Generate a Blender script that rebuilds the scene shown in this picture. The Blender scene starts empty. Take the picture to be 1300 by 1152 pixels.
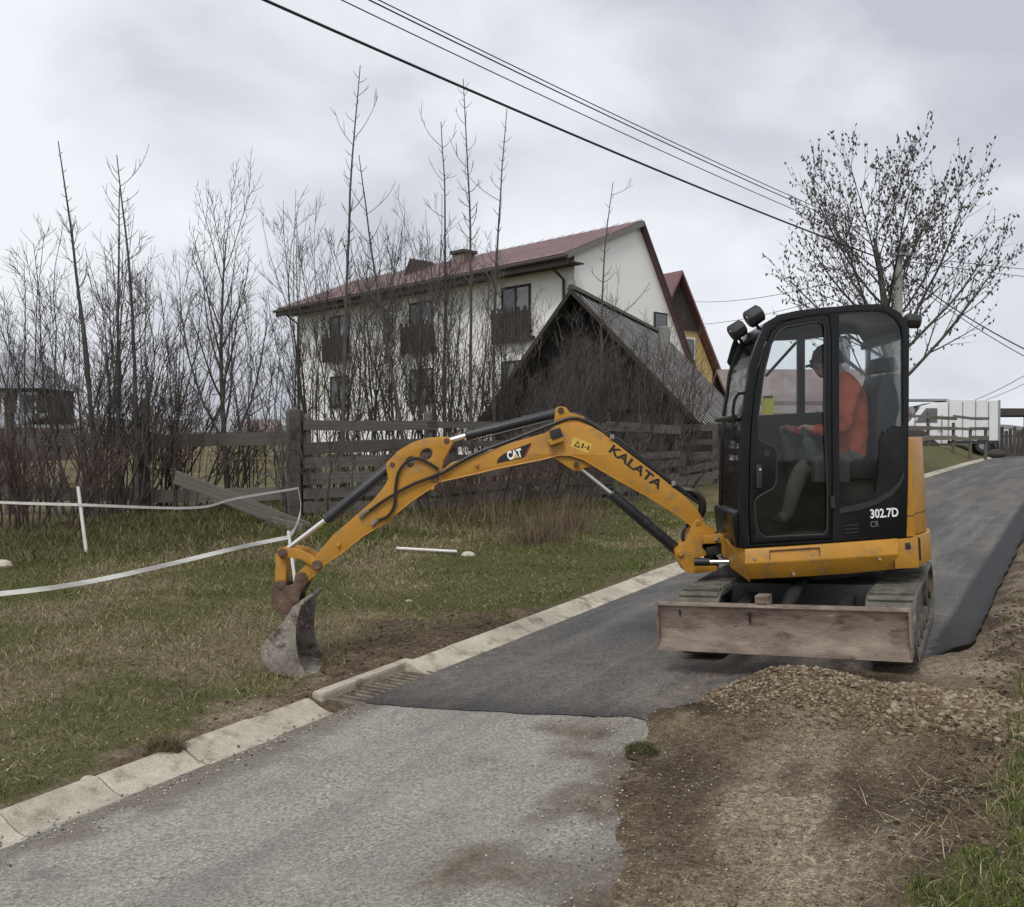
import bpy, bmesh, math, random
import numpy as np
from mathutils import Vector, Matrix
from mathutils.geometry import tessellate_polygon

random.seed(7); RNG = np.random.default_rng(11)
scene = bpy.context.scene
R = math.radians

# ------------------------------------------------------------------ camera, sky, sun, exposure
EYE = 1.65; F = 1200.0; PITCH = math.atan(16/1200)
cam_d = bpy.data.cameras.new('camera'); cam = bpy.data.objects.new('camera', cam_d)
scene.collection.objects.link(cam); scene.camera = cam
cam.location = (0, 0, EYE); cam.rotation_euler = (math.pi/2 - PITCH, 0, 0)
cam_d.sensor_width = 36; cam_d.lens = 36*F/1300; cam_d.clip_start = .05; cam_d.clip_end = 3000

SUN_EL, SUN_AZ = 52, 200            # degrees; azimuth clockwise from +Y
world = bpy.data.worlds.new('World'); scene.world = world; world.use_nodes = True
nt = world.node_tree; nt.nodes.clear()
def N(nt, typ, **kw):
    n = nt.nodes.new(typ)
    for k, v in kw.items():
        if k in n.inputs: n.inputs[k].default_value = v
        else: setattr(n, k, v)
    return n
L = lambda nt, a, b: nt.links.new(a, b)
sky = N(nt, 'ShaderNodeTexSky'); sky.sky_type = 'NISHITA'; sky.sun_disc = False
sky.sun_elevation = R(SUN_EL); sky.sun_rotation = R(SUN_AZ); sky.dust_density = 4
sk = N(nt, 'ShaderNodeVectorMath', operation='SCALE'); sk.inputs['Scale'].default_value = .075
L(nt, sky.outputs[0], sk.inputs[0])
tc = N(nt, 'ShaderNodeTexCoord')
mp = N(nt, 'ShaderNodeMapping'); mp.inputs['Scale'].default_value = (1, 1, 1.5); mp.inputs['Location'].default_value = (.36, .2, .1)
L(nt, tc.outputs['Generated'], mp.inputs[0])
n1 = N(nt, 'ShaderNodeTexNoise', Scale=1.7, Detail=3, Roughness=.45, Distortion=.25); L(nt, mp.outputs[0], n1.inputs['Vector'])
n2 = N(nt, 'ShaderNodeTexNoise', Scale=5.0, Detail=5, Roughness=.5, Distortion=.4); L(nt, mp.outputs[0], n2.inputs['Vector'])
ma = N(nt, 'ShaderNodeMath', operation='MULTIPLY_ADD'); ma.inputs[1].default_value = .50
L(nt, n2.outputs[0], ma.inputs[0]); L(nt, n1.outputs[0], ma.inputs[2])
cr = N(nt, 'ShaderNodeValToRGB'); L(nt, ma.outputs[0], cr.inputs[0])
e = cr.color_ramp.elements; e[0].position = .60; e[0].color = (.43, .45, .50, 1); e[1].position = .86; e[1].color = (.70, .72, .755, 1)
m_ = cr.color_ramp.elements.new(.74); m_.color = (.60, .62, .665, 1)
mx = N(nt, 'ShaderNodeMix', data_type='RGBA'); mx.inputs[0].default_value = .93
L(nt, sk.outputs[0], mx.inputs[6]); L(nt, cr.outputs[0], mx.inputs[7])
bg = N(nt, 'ShaderNodeBackground', Strength=1.0); L(nt, mx.outputs[2], bg.inputs[0])
wo = N(nt, 'ShaderNodeOutputWorld'); L(nt, bg.outputs[0], wo.inputs[0])

sun_d = bpy.data.lights.new('sun', 'SUN'); sun = bpy.data.objects.new('sun', sun_d); scene.collection.objects.link(sun)
sun_d.energy = 1.45; sun_d.angle = R(25); sun_d.color = (1, .97, .92)
sv = Vector((math.sin(R(SUN_AZ))*math.cos(R(SUN_EL)), math.cos(R(SUN_AZ))*math.cos(R(SUN_EL)), math.sin(R(SUN_EL))))
sun.rotation_euler = (-sv).to_track_quat('-Z', 'Y').to_euler(); sun.location = (0, -5, 20)
vs = scene.view_settings; vs.view_transform = 'Standard'; vs.look = 'None'; vs.exposure = .42; vs.gamma = 1; vs.use_curve_mapping = False
scene.cycles.use_denoising = True; scene.cycles.max_bounces = 6; scene.cycles.transparent_max_bounces = 12
scene.cycles.caustics_reflective = False; scene.cycles.caustics_refractive = False

# ------------------------------------------------------------------ photo measurements -> metres
def ray(px, py):
    x = (px-650)/F; v = -(py-576)/F; c, s = math.cos(PITCH), math.sin(PITCH)
    return Vector((x, c + v*s, -s + v*c))
CAM = Vector((0, 0, EYE))
def at(px, py, Y):
    d = ray(px, py); return CAM + d*(Y/d.y)
def on_frame(px, py, M, y):
    """where the sight line meets the plane y = const of a frame: local (x, z)"""
    Mi = M.inverted(); o = Mi @ CAM; d = Mi.to_3x3() @ ray(px, py); k = (y-o.y)/d.y
    p = o + d*k; return (p.x, p.z)
PHI = R(31); DX, DY = math.sin(PHI), math.cos(PHI)      # road direction
def ut(x, y): return DY*x - DX*y, DX*x + DY*y
def xy(u, t): return DX*t + DY*u, DY*t - DX*u

# ------------------------------------------------------------------ numpy noise + terrain
def _h(i, j, s): 
    v = np.sin(i*127.1 + j*311.7 + s*74.7)*43758.5453
    return v - np.floor(v)
def vnoise(x, y, s=0):
    i, j = np.floor(x), np.floor(y); fx, fy = x-i, y-j
    fx = fx*fx*(3-2*fx); fy = fy*fy*(3-2*fy)
    a = _h(i, j, s)*(1-fx) + _h(i+1, j, s)*fx; b = _h(i, j+1, s)*(1-fx) + _h(i+1, j+1, s)*fx
    return a*(1-fy) + b*fy
def fbm(x, y, o=4, s=0):
    r = 0; a = .5
    for k in range(o): r = r + a*vnoise(x, y, s+k*3.1); x = x*2.03+1.7; y = y*2.03+9.2; a *= .5
    return r
def sst(x): x = np.clip(x, 0, 1); return x*x*(3-2*x)
def H(t): return np.interp(t, [-200, 0, 8, 16, 22, 30, 42, 60, 100, 1000], [-2, 0, .2, .4, .535, .675, .80, .91, .98, .98])
def V(u): return np.interp(u, [-900, -30, -13, -10, -7.7, -5.3, -4.3, -3.9, -2.4, -1.6, -.8, -.6, -.3, .8, 3, 20],
                           [.3, .25, .2, .15, .0, -.12, -.085, -.15, -.055, 0, .018, .02, .0, .07, .16, .3])
def redge(t): return np.interp(t, [0, 3, 4.05, 4.9, 5.2, 6.0, 6.8, 7.4, 300], [-1.2, -1.36, -1.8, -1.98, -1.85, -1.5, -.95, -.64, -.6])
def edge0(t): return redge(t) - .12*(1-sst((np.asarray(t, float)-6.9)/.4))
def bank(u, t): return .62*sst((-4.3-u)/1.7)*sst((t-27)/16)*(1-sst((t-80)/30))*(1-sst((-u-10)/8))
def heaps(u, t):
    g = lambda u0, t0, su, st, h: h*np.exp(-((u-u0)/su)**2-((t-t0)/st)**2)
    z = g(-1.42, 5.55, .42, .36, .15) + g(-1.0, 5.5, .5, .42, .07) + g(-.55, 5.65, .4, .45, .08) + g(-.35, 7.3, .22, .8, .10) + g(-.42, 9.5, .2, 1.4, .08)
    z = z + g(-1.92, 5.05, .25, .16, .06) + g(-.38, 4.2, .25, .3, .07) + g(-.52, 3.7, .2, .3, .05) - g(-.75, 4.6, .3, .3, .03)
    z = z + g(-.45, 5.05, .2, .14, .06)
    z = z - g(-5.12, 5.25, .5, .6, .12) + g(-4.75, 6.5, .3, .6, .03) + g(-5.3, 6.2, .3, .8, .04)
    return z
def gz_base(u, t): return H(t) + V(u) + bank(u, t)
def soil_mask(u, t):
    n = fbm(u*1.7, t*1.7, 4, 3)-.5; n2 = fbm(u*6, t*6, 3, 8)-.5
    right = sst((u-redge(t)+.5)/.1)*sst((-.24 + .8*n + .3*n2 - u)/.14 + .5)
    dug = np.exp(-((u+4.75)/.78)**4-((t-5.8)/2.0)**4); edge = np.exp(-((u+4.3)/.30)**2)*.95
    d = sst((dug*.9 + edge*(.4+1.6*(fbm(u*.9, t*.9, 3, 21)-.3)) + 1.5*n + 1.1*n2 - .45)*2.0)
    d = d*(u < -4.1)
    strip = (u > -4.3)*(u < -1.0)
    return np.clip(np.maximum(np.maximum(right, d), strip), 0, 1)
def ground_z(u, t):
    u = np.asarray(u, float); t = np.asarray(t, float)
    z = gz_base(u, t) + heaps(u, t)
    off = sst(np.maximum((-4.15-u)/.3, (u-edge0(t)-.02)/.12))
    s = soil_mask(u, t); near = 1-sst((t-14)/20)
    z = z + off*(.10*(fbm(u*.7, t*.7, 3, 1)-.5)*sst((abs(u+2.3)-1.7)/1.5) + .035*(fbm(u*3.1, t*3.1, 3, 2)-.5) + near*s*(.03+.05*sst((fbm(u*1.5, t*1.5, 2, 77)-.42)*6))*(fbm(u*9, t*9, 3, 5)-.5) + near*s*.03*(fbm(u*24, t*24, 2, 6)-.5))
    return z - .035*(1-off)
def gz(x, y):
    u, t = ut(x, y); return float(ground_z(u, t))

# ------------------------------------------------------------------ mesh helpers
PW = {}
def mesh_from(name, verts, tris=None, quads=None):
    me = bpy.data.meshes.new(name); v = np.asarray(verts, np.float32)
    me.vertices.add(len(v)); me.vertices.foreach_set('co', v.ravel())
    idx, st, tot, k = [], [], [], 0
    for f, n in ((tris, 3), (quads, 4)):
        if f is None or len(f) == 0: continue
        f = np.asarray(f, np.int32); idx.append(f.ravel()); st.append(np.arange(len(f))*n + k); tot.append(np.full(len(f), n)); k += f.size
    idx = np.concatenate(idx); st = np.concatenate(st).astype(np.int32); tot = np.concatenate(tot).astype(np.int32)
    me.loops.add(len(idx)); me.loops.foreach_set('vertex_index', idx)
    me.polygons.add(len(st)); me.polygons.foreach_set('loop_start', st); me.polygons.foreach_set('loop_total', tot)
    me.update(calc_edges=True); return me
def add(name, me, mats=None, parent=None, M=None, smooth=False):
    if isinstance(me, MB): me = me.mesh(name, smooth)
    o = bpy.data.objects.new(name, me); scene.collection.objects.link(o)
    if mats is not None and me is not None and len(me.materials) == 0:
        for m in (mats if isinstance(mats, (list, tuple)) else [mats]): me.materials.append(m)
    M = M if M is not None else Matrix()
    o.matrix_basis = M; PW[o.name] = M.copy()
    if parent is not None:
        o.parent = parent; o.matrix_parent_inverse = PW[parent.name].inverted()
    return o
def empty(name, loc, M=None):
    return add(name, None, M=M if M is not None else Matrix.Translation(loc))
def tag(o, label=None, cat=None, group=None, kind=None):
    if label: o['label'] = label
    if cat: o['category'] = cat
    if group: o['group'] = group
    if kind: o['kind'] = kind
    return o
class MB:
    def __init__(s): s.v = []; s.f = []; s.m = []; s.bev = None
    def add(s, vs, fs, mi=0):
        b = len(s.v); s.v += [tuple(p) for p in vs]; s.f += [tuple(i+b for i in f) for f in fs]; s.m += [mi]*len(fs); return s
    def box(s, c, size, M=None, mi=0):
        x, y, z = (k/2 for k in size); vs = [Vector((a*x, b*y, d*z)) for a in (-1, 1) for b in (-1, 1) for d in (-1, 1)]
        vs = [(M @ p if M else p) + Vector(c) for p in vs]
        return s.add(vs, [(0, 1, 3, 2), (4, 6, 7, 5), (0, 4, 5, 1), (2, 3, 7, 6), (0, 2, 6, 4), (1, 5, 7, 3)], mi)
    def tube(s, pts, rad, sides=6, caps=True, mi=0):
        pts = [Vector(p) for p in pts]; n = len(pts)
        if not isinstance(rad, (list, tuple)): rad = [rad]*n
        d = (pts[1]-pts[0]).normalized(); ref = Vector((0, 0, 1)) if abs(d.z) < .9 else Vector((1, 0, 0))
        a = d.cross(ref).normalized(); vs = []
        for i in range(n):
            d = ((pts[min(i+1, n-1)]-pts[max(i-1, 0)])).normalized()
            a = (a - d*a.dot(d)); a = a.normalized() if a.length > 1e-6 else d.orthogonal().normalized(); b = d.cross(a)
            for k in range(sides):
                th = 2*math.pi*k/sides; vs.append(pts[i] + (a*math.cos(th)+b*math.sin(th))*rad[i])
        fs = [(i*sides+k, i*sides+(k+1) % sides, (i+1)*sides+(k+1) % sides, (i+1)*sides+k) for i in range(n-1) for k in range(sides)]
        if caps: fs += [tuple(range(sides))[::-1], tuple((n-1)*sides+k for k in range(sides))]
        return s.add(vs, fs, mi)
    def prism(s, loops, y0, y1, fn=None, mi=0):
        """polygon(s) in x,z extruded from y0 to y1; extra loops are holes"""
        if not isinstance(loops[0][0], (list, tuple)): loops = [loops]
        fn = fn or (lambda x, y, z: (x, y, z))
        def area(l): return sum(l[i][0]*l[(i+1) % len(l)][1]-l[(i+1) % len(l)][0]*l[i][1] for i in range(len(l)))
        loops = [l if (area(l) > 0) == (k == 0) else l[::-1] for k, l in enumerate(loops)]
        flat = [p for l in loops for p in l]; n = len(flat)
        tri = tessellate_polygon([[Vector((p[0], p[1], 0)) for p in l] for l in loops])
        vs = [fn(p[0], y0, p[1]) for p in flat] + [fn(p[0], y1, p[1]) for p in flat]; fs = []
        for t in tri:
            a, b, c = (flat[i] for i in t); cw = (b[0]-a[0])*(c[1]-a[1])-(c[0]-a[0])*(b[1]-a[1])
            t = t if cw > 0 else t[::-1]
            fs.append(tuple(t)); fs.append(tuple(i+n for i in t[::-1]))
        k = 0
        for l in loops:
            m = len(l)
            for i in range(m): fs.append((k+i, k+i+n, k+(i+1) % m+n, k+(i+1) % m))
            k += m
        return s.add(vs, fs, mi)
    def sphere(s, c, r, seg=12, rings=8, sc=(1, 1, 1), mi=0, z0=-1.0):
        vs = []; fs = []
        for i in range(rings+1):
            zz = z0 + (1-z0)*i/rings; zz = math.sin((math.asin(max(-1, z0)) + (math.pi/2-math.asin(max(-1, z0)))*i/rings)); rr = math.sqrt(max(0, 1-zz*zz))
            for k in range(seg): th = 2*math.pi*k/seg; vs.append((c[0]+r*sc[0]*rr*math.cos(th), c[1]+r*sc[1]*rr*math.sin(th), c[2]+r*sc[2]*zz))
        for i in range(rings):
            for k in range(seg): fs.append((i*seg+k, i*seg+(k+1) % seg, (i+1)*seg+(k+1) % seg, (i+1)*seg+k))
        return s.add(vs, fs, mi)
    def bevel(s, off, seg=2, ang=35): s.bev = (off, seg, ang); return s
    def mesh(s, name, smooth=False):
        me = bpy.data.meshes.new(name); me.from_pydata(s.v, [], s.f)
        if any(s.m): me.polygons.foreach_set('material_index', s.m)
        if s.bev:
            bm = bmesh.new(); bm.from_mesh(me); bmesh.ops.remove_doubles(bm, verts=bm.verts, dist=1e-5)
            bmesh.ops.recalc_face_normals(bm, faces=bm.faces)
            es = [e for e in bm.edges if len(e.link_faces) == 2 and e.calc_face_angle(0) > R(s.bev[2])]
            bmesh.ops.bevel(bm, geom=es, offset=s.bev[0], segments=s.bev[1], profile=.6, affect='EDGES', clamp_overlap=True)
            bm.to_mesh(me); bm.free()
        if smooth:
            me.polygons.foreach_set('use_smooth', [True]*len(me.polygons))
            if smooth != 'full': me.set_sharp_from_angle(angle=R(35))
        me.update(); return me
def color_attr(me, name, arr):
    a = me.color_attributes.new(name, 'FLOAT_COLOR', 'POINT'); c = np.ones((len(me.vertices), 4), np.float32); c[:, :arr.shape[1]] = arr
    a.data.foreach_set('color', c.ravel())

# ------------------------------------------------------------------ materials
def mat(name, cols, scale=6, rough=.75, bump=0, bscale=None, metal=0, stretch=(1, 1, 1), world=False, detail=6, rnd=.0, spots=None, spots2=None, grain=None, lo=.3, hi=.7, spec=.5, coat=0, nrough=.6):
    m = bpy.data.materials.new(name); m.use_nodes = True; t = m.node_tree; b = t.nodes['Principled BSDF']
    b.inputs['Roughness'].default_value = rough; b.inputs['Metallic'].default_value = metal; b.inputs['Specular IOR Level'].default_value = spec
    if coat: b.inputs['Coat Weight'].default_value = coat; b.inputs['Coat Roughness'].default_value = .25
    if world: vec = N(t, 'ShaderNodeNewGeometry').outputs['Position']
    else: vec = N(t, 'ShaderNodeTexCoord').outputs['Object']
    mp = N(t, 'ShaderNodeMapping'); mp.inputs['Scale'].default_value = stretch; L(t, vec, mp.inputs[0])
    oi = N(t, 'ShaderNodeObjectInfo'); k = N(t, 'ShaderNodeMath', operation='MULTIPLY'); k.inputs[1].default_value = 37.0; L(t, oi.outputs['Random'], k.inputs[0])
    if not world: L(t, k.outputs[0], mp.inputs['Location'])
    n = N(t, 'ShaderNodeTexNoise', Scale=scale, Detail=detail, Roughness=nrough); L(t, mp.outputs[0], n.inputs['Vector'])
    c = N(t, 'ShaderNodeValToRGB'); L(t, n.outputs[0], c.inputs[0]); el = c.color_ramp.elements
    if len(cols) == 1: cols = [cols[0], cols[0]]
    for i, col in enumerate(cols):
        p = lo + (hi-lo)*i/(len(cols)-1)
        q = el[0] if i == 0 else (el[1] if i == len(cols)-1 else el.new(p)); q.position = p; q.color = (*col, 1)
    out = c.outputs[0]
    for sp_i in (spots, spots2):   # (colour, scale, threshold, softness)
        if not sp_i: continue
        col, sc, th, so = sp_i
        n3 = N(t, 'ShaderNodeTexNoise', Scale=sc, Detail=7, Roughness=.65); L(t, mp.outputs[0], n3.inputs['Vector'])
        mr = N(t, 'ShaderNodeMapRange'); mr.inputs[1].default_value = th; mr.inputs[2].default_value = th+so; L(t, n3.outputs[0], mr.inputs[0])
        x = N(t, 'ShaderNodeMix', data_type='RGBA'); L(t, mr.outputs[0], x.inputs[0]); L(t, out, x.inputs[6]); x.inputs[7].default_value = (*col, 1); out = x.outputs[2]
    if grain:   # (scale, darkest, lightest) single grains of sand or chips
        vo = N(t, 'ShaderNodeTexVoronoi', Scale=grain[0]); L(t, mp.outputs[0], vo.inputs['Vector']); sc_ = N(t, 'ShaderNodeSeparateColor'); L(t, vo.outputs['Color'], sc_.inputs[0])
        mr = N(t, 'ShaderNodeMapRange'); mr.inputs[3].default_value = grain[1]; mr.inputs[4].default_value = grain[2]; L(t, sc_.outputs[0], mr.inputs[0])
        vm = N(t, 'ShaderNodeVectorMath', operation='SCALE'); L(t, out, vm.inputs[0]); L(t, mr.outputs[0], vm.inputs['Scale']); out = vm.outputs[0]
    if rnd:
        hs = N(t, 'ShaderNodeHueSaturation'); mr = N(t, 'ShaderNodeMapRange'); mr.inputs[3].default_value = 1-rnd; mr.inputs[4].default_value = 1+rnd
        L(t, oi.outputs['Random'], mr.inputs[0]); L(t, mr.outputs[0], hs.inputs['Value']); L(t, out, hs.inputs['Color']); out = hs.outputs[0]
    L(t, out, b.inputs['Base Color'])
    if bump:
        nb = N(t, 'ShaderNodeTexNoise', Scale=bscale or scale*4, Detail=5, Roughness=.6); L(t, mp.outputs[0], nb.inputs['Vector'])
        bp = N(t, 'ShaderNodeBump', Strength=min(1, bump), Distance=.02 if bump <= 1 else .05); L(t, nb.outputs[0], bp.inputs['Height']); L(t, bp.outputs[0], b.inputs['Normal'])
    return m
def attr_tint_mat(name, rough=.8, trans=0):
    m = bpy.data.materials.new(name); m.use_nodes = True; t = m.node_tree; b = t.nodes['Principled BSDF']; b.inputs['Roughness'].default_value = rough
    b.inputs['Specular IOR Level'].default_value = .2
    a = N(t, 'ShaderNodeVertexColor', layer_name='tint'); L(t, a.outputs[0], b.inputs['Base Color']); return m
def glass_mat(name, tint, refl=.09):
    m = bpy.data.materials.new(name); m.use_nodes = True; t = m.node_tree; t.nodes.clear()
    o = N(t, 'ShaderNodeOutputMaterial'); tr = N(t, 'ShaderNodeBsdfTransparent'); tr.inputs[0].default_value = (*tint, 1)
    g = N(t, 'ShaderNodeBsdfGlossy', Roughness=.03); g.inputs[0].default_value = (.95, .97, 1, 1)
    fr = N(t, 'ShaderNodeFresnel', IOR=1.5); mu = N(t, 'ShaderNodeMath', operation='MULTIPLY'); mu.inputs[1].default_value = refl/.04; L(t, fr.outputs[0], mu.inputs[0]); mu.use_clamp = True
    x = N(t, 'ShaderNodeMixShader'); L(t, mu.outputs[0], x.inputs[0]); L(t, tr.outputs[0], x.inputs[1]); L(t, g.outputs[0], x.inputs[2]); L(t, x.outputs[0], o.inputs[0]); return m

Y_ = (.40, .195, .026)
MT = dict(
    yellow=mat('machine_yellow_paint', [(.36, .172, .020), (.45, .215, .024), (.50, .245, .030)], 3, .42, .06, 60, spots=((.27, .165, .07), 11, .54, .16), spots2=((.055, .035, .018), 26, .665, .05), spec=.4, nrough=.75),
    rust=mat('rusty_steel', [(.05, .03, .022), (.11, .062, .042), (.17, .11, .08)], 14, .9, .5, 60),
    steel=mat('worn_bucket_steel', [(.16, .135, .115), (.25, .215, .185), (.34, .30, .265)], 5, .62, .25, 50, metal=.2, spots=((.085, .055, .036), 6, .53, .10), spots2=((.42, .385, .345), 13, .60, .08), grain=(60, .8, 1.2)),
    blade=mat('worn_blade_steel', [(.13, .095, .072), (.205, .155, .122), (.29, .235, .19)], 4, .75, .3, 40, metal=.15, stretch=(1, 1.0, 3), spots=((.095, .058, .042), 6, .52, .15)),
    chrome=mat('chromed_rod', [(.82, .82, .80)], 4, .22, metal=.9),
    black=mat('black_cab_paint', [(.004, .0045, .0055), (.008, .0085, .010)], 8, .28, .03, 90, spec=.3, spots=((.022, .021, .019), 12, .62, .12)),
    dark=mat('dark_grey_plastic', [(.013, .0135, .014), (.023, .0235, .025)], 10, .6, .1, 80),
    cylb=mat('black_cylinder_paint', [(.015, .016, .018), (.03, .031, .033)], 7, .42, .05, 60, spots=((.06, .055, .05), 10, .6, .1)),
    rubber=mat('dusty_track_rubber', [(.045, .045, .04), (.085, .083, .073), (.17, .155, .125)], 9, .95, .4, 60, world=True),
    hose=mat('black_hose', [(.012, .012, .012)], 5, .5),
    white=mat('white_paint', [(.74, .74, .72), (.82, .82, .80)], 8, .6),
    concrete=mat('kerb_concrete', [(.33, .292, .225), (.45, .405, .32), (.53, .485, .395)], 6, .9, .45, 90, rnd=.12, nrough=.75, grain=(190, .80, 1.16), spots=((.17, .135, .09), 4.5, .52, .16), world=True),
    wood=mat('weathered_fence_wood', [(.060, .053, .044), (.118, .106, .090), (.20, .182, .157)], 3, .9, .4, 30, stretch=(1, 9, 9), rnd=.30),
    darkwood=mat('dark_old_wood', [(.030, .026, .022), (.055, .048, .042), (.085, .076, .068)], 3, .9, .3, 30, stretch=(1, 8, 8), rnd=.25),
    roofwood=mat('grey_roof_board', [(.15, .145, .14), (.22, .213, .206), (.30, .29, .28)], 3, .9, .3, 30, stretch=(1, 8, 8), rnd=.22),
    bark=mat('bare_branch_bark', [(.042, .036, .032), (.070, .061, .054), (.105, .094, .084)], 7, .9, .3, 60, rnd=.18),
    barkred=mat('reddish_branch_bark', [(.042, .028, .025), (.072, .048, .041), (.11, .075, .063)], 7, .9, .3, 60, rnd=.15),
    barkg=mat('grey_tree_bark', [(.045, .04, .037), (.08, .073, .066), (.12, .11, .10)], 7, .9, .3, 60),
    bud=mat('dark_tree_buds', [(.045, .038, .030), (.085, .072, .058)], 9, .9),
    plaster=mat('white_plaster', [(.84, .83, .79), (.86, .85, .81)], .9, .92, .1, 40, world=True),
    redroof=mat('red_metal_roof', [(.115, .050, .050), (.15, .067, .067), (.185, .088, .088)], 1.2, .45, .05, 30, world=True),
    brownwood=mat('brown_stained_wood', [(.022, .016, .013), (.042, .030, .024)], 4, .75, .2, 30),
    pane2=mat('sky_and_curtain_window_pane', [(.20, .205, .21), (.30, .30, .30)], .8, .12, spec=.8, world=True),  # paler base colour paints in the reflected sky and a hint of curtain
    pane=mat('dark_window_pane', [(.05, .055, .06), (.10, .105, .11)], .8, .08, spec=.8, world=True),
    yellowwall=mat('ochre_plaster', [(.46, .33, .13), (.53, .39, .17)], 1.5, .9, world=True),
    greyroof=mat('grey_sheet_roof', [(.20, .21, .23), (.28, .29, .31)], 1.5, .5, .1, 20, world=True),
    brick=mat('brown_rendered_wall', [(.16, .125, .115), (.22, .175, .16)], 1.5, .9, .2, 20, world=True),
    blackwood=mat('near_black_wood', [(.018, .016, .014), (.04, .035, .031)], 4, .9, .2, 30),  # near-black wood of the shed gable, bargeboards and roof underlay
    interior=mat('grey_cab_trim', [(.045, .045, .040), (.075, .074, .066)], 10, .8, .2, 60))
# ------------------------------------------------------------------ ground, roads, kerb
def mixn(t, fac, a, b):
    x = N(t, 'ShaderNodeMix', data_type='RGBA')
    for s, i in ((fac, 0), (a, 6), (b, 7)):
        if hasattr(s, 'is_output'): L(t, s, x.inputs[i])
        elif i == 0: x.inputs[0].default_value = s
        else: x.inputs[i].default_value = (*s, 1)
    return x.outputs[2]
def noise(t, vec, scale, detail=6, rough=.6, lo=.35, hi=.65):
    n = N(t, 'ShaderNodeTexNoise', Scale=scale, Detail=detail, Roughness=rough); L(t, vec, n.inputs['Vector'])
    m = N(t, 'ShaderNodeMapRange'); m.inputs[1].default_value = lo; m.inputs[2].default_value = hi; L(t, n.outputs[0], m.inputs[0]); return m.outputs[0]
def surf(name, rough=.95):
    m = bpy.data.materials.new(name); m.use_nodes = True; t = m.node_tree; b = t.nodes['Principled BSDF']; b.inputs['Roughness'].default_value = rough
    b.inputs['Specular IOR Level'].default_value = .25
    return m, t, b, N(t, 'ShaderNodeNewGeometry').outputs['Position']
def grainy(t, pos, col, scale, lo, hi, rnd=1.0):
    vo = N(t, 'ShaderNodeTexVoronoi', Scale=scale, Randomness=rnd); L(t, pos, vo.inputs['Vector']); sc_ = N(t, 'ShaderNodeSeparateColor'); L(t, vo.outputs['Color'], sc_.inputs[0])
    mr = N(t, 'ShaderNodeMapRange'); mr.inputs[3].default_value = lo; mr.inputs[4].default_value = hi; L(t, sc_.outputs[0], mr.inputs[0])
    vm = N(t, 'ShaderNodeVectorMath', operation='SCALE'); L(t, col, vm.inputs[0]); L(t, mr.outputs[0], vm.inputs['Scale']); return vm.outputs[0]
def along_road(t, pos, sx, sy):
    m = N(t, 'ShaderNodeMapping'); m.inputs['Rotation'].default_value = (0, 0, PHI); L(t, pos, m.inputs[0])
    m2 = N(t, 'ShaderNodeMapping'); m2.inputs['Scale'].default_value = (sx, sy, 1); L(t, m.outputs[0], m2.inputs[0]); return m2.outputs[0]
def bumpn(t, b, vec, specs):
    nrm = None
    for sc, st, di in specs:
        n = N(t, 'ShaderNodeTexNoise', Scale=sc, Detail=4, Roughness=.65); L(t, vec, n.inputs['Vector'])
        bp = N(t, 'ShaderNodeBump', Strength=st, Distance=di); L(t, n.outputs[0], bp.inputs['Height'])
        if nrm: L(t, nrm, bp.inputs['Normal'])
        nrm = bp.outputs[0]
    L(t, nrm, b.inputs['Normal'])

m, t, b, pos = surf('grass_and_soil_ground')
at_ = N(t, 'ShaderNodeVertexColor', layer_name='cover'); sp = N(t, 'ShaderNodeSeparateColor'); L(t, at_.outputs[0], sp.inputs[0])
g = mixn(t, noise(t, pos, 1.3), (.060, .070, .020), (.125, .110, .048)); g = mixn(t, noise(t, pos, 14), g, (.10, .092, .036))
g = mixn(t, sp.outputs[1], g, mixn(t, noise(t, pos, 22), (.13, .105, .058), (.22, .18, .11)))
s = mixn(t, noise(t, pos, 1.1), (.098, .069, .043), (.17, .126, .079)); s = mixn(t, noise(t, pos, 16, 7, .7, .5, .7), s, (.19, .15, .105)); s = mixn(t, noise(t, pos, 60, 3, .6, .55, .75), s, (.045, .031, .021))
s = mixn(t, sp.outputs[1], s, (.042, .029, .019)); s = mixn(t, sp.outputs[2], s, mixn(t, noise(t, pos, 30, 6, .7), (.21, .165, .11), (.34, .285, .21)))
s = grainy(t, pos, grainy(t, pos, s, 38, .72, 1.25), 130, .55, 1.45)
L(t, mixn(t, sp.outputs[0], g, s), b.inputs['Base Color']); bumpn(t, b, pos, [(14, .6, .05), (45, .8, .025), (140, .7, .008)])
M_GROUND = m

m, t, b, pos = surf('old_grey_asphalt', .92)
c = mixn(t, noise(t, pos, .9, 4), (.32, .304, .265), (.395, .375, .33)); c = mixn(t, noise(t, pos, 55, 5, .8, .36, .60), (.125, .118, .104), c)
c = mixn(t, noise(t, pos, 95, 3, .6, .60, .70), c, (.42, .40, .36)); c = mixn(t, noise(t, pos, 1.6, 8, .7, .50, .75), c, (.32, .30, .265)); c = mixn(t, noise(t, pos, 2.3, 7, .7, .58, .74), c, (.16, .15, .135))
at_ = N(t, 'ShaderNodeVertexColor', layer_name='cover'); sp = N(t, 'ShaderNodeSeparateColor'); L(t, at_.outputs[0], sp.inputs[0])
du = mixn(t, noise(t, pos, 9, 6, .7), (.085, .062, .045), (.17, .135, .10)); c = mixn(t, sp.outputs[0], c, du)
c = mixn(t, noise(t, along_road(t, pos, 2.2, .25), 1.0, 6, .6, .46, .72), c, mixn(t, noise(t, pos, 70, 4, .7), (.14, .135, .12), (.24, .23, .205)))
c = grainy(t, pos, grainy(t, pos, c, 105, .74, 1.24), 210, .84, 1.16)
L(t, c, b.inputs['Base Color']); bumpn(t, b, pos, [(120, .7, .008), (5, .2, .02)]); M_OLD = m

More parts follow.
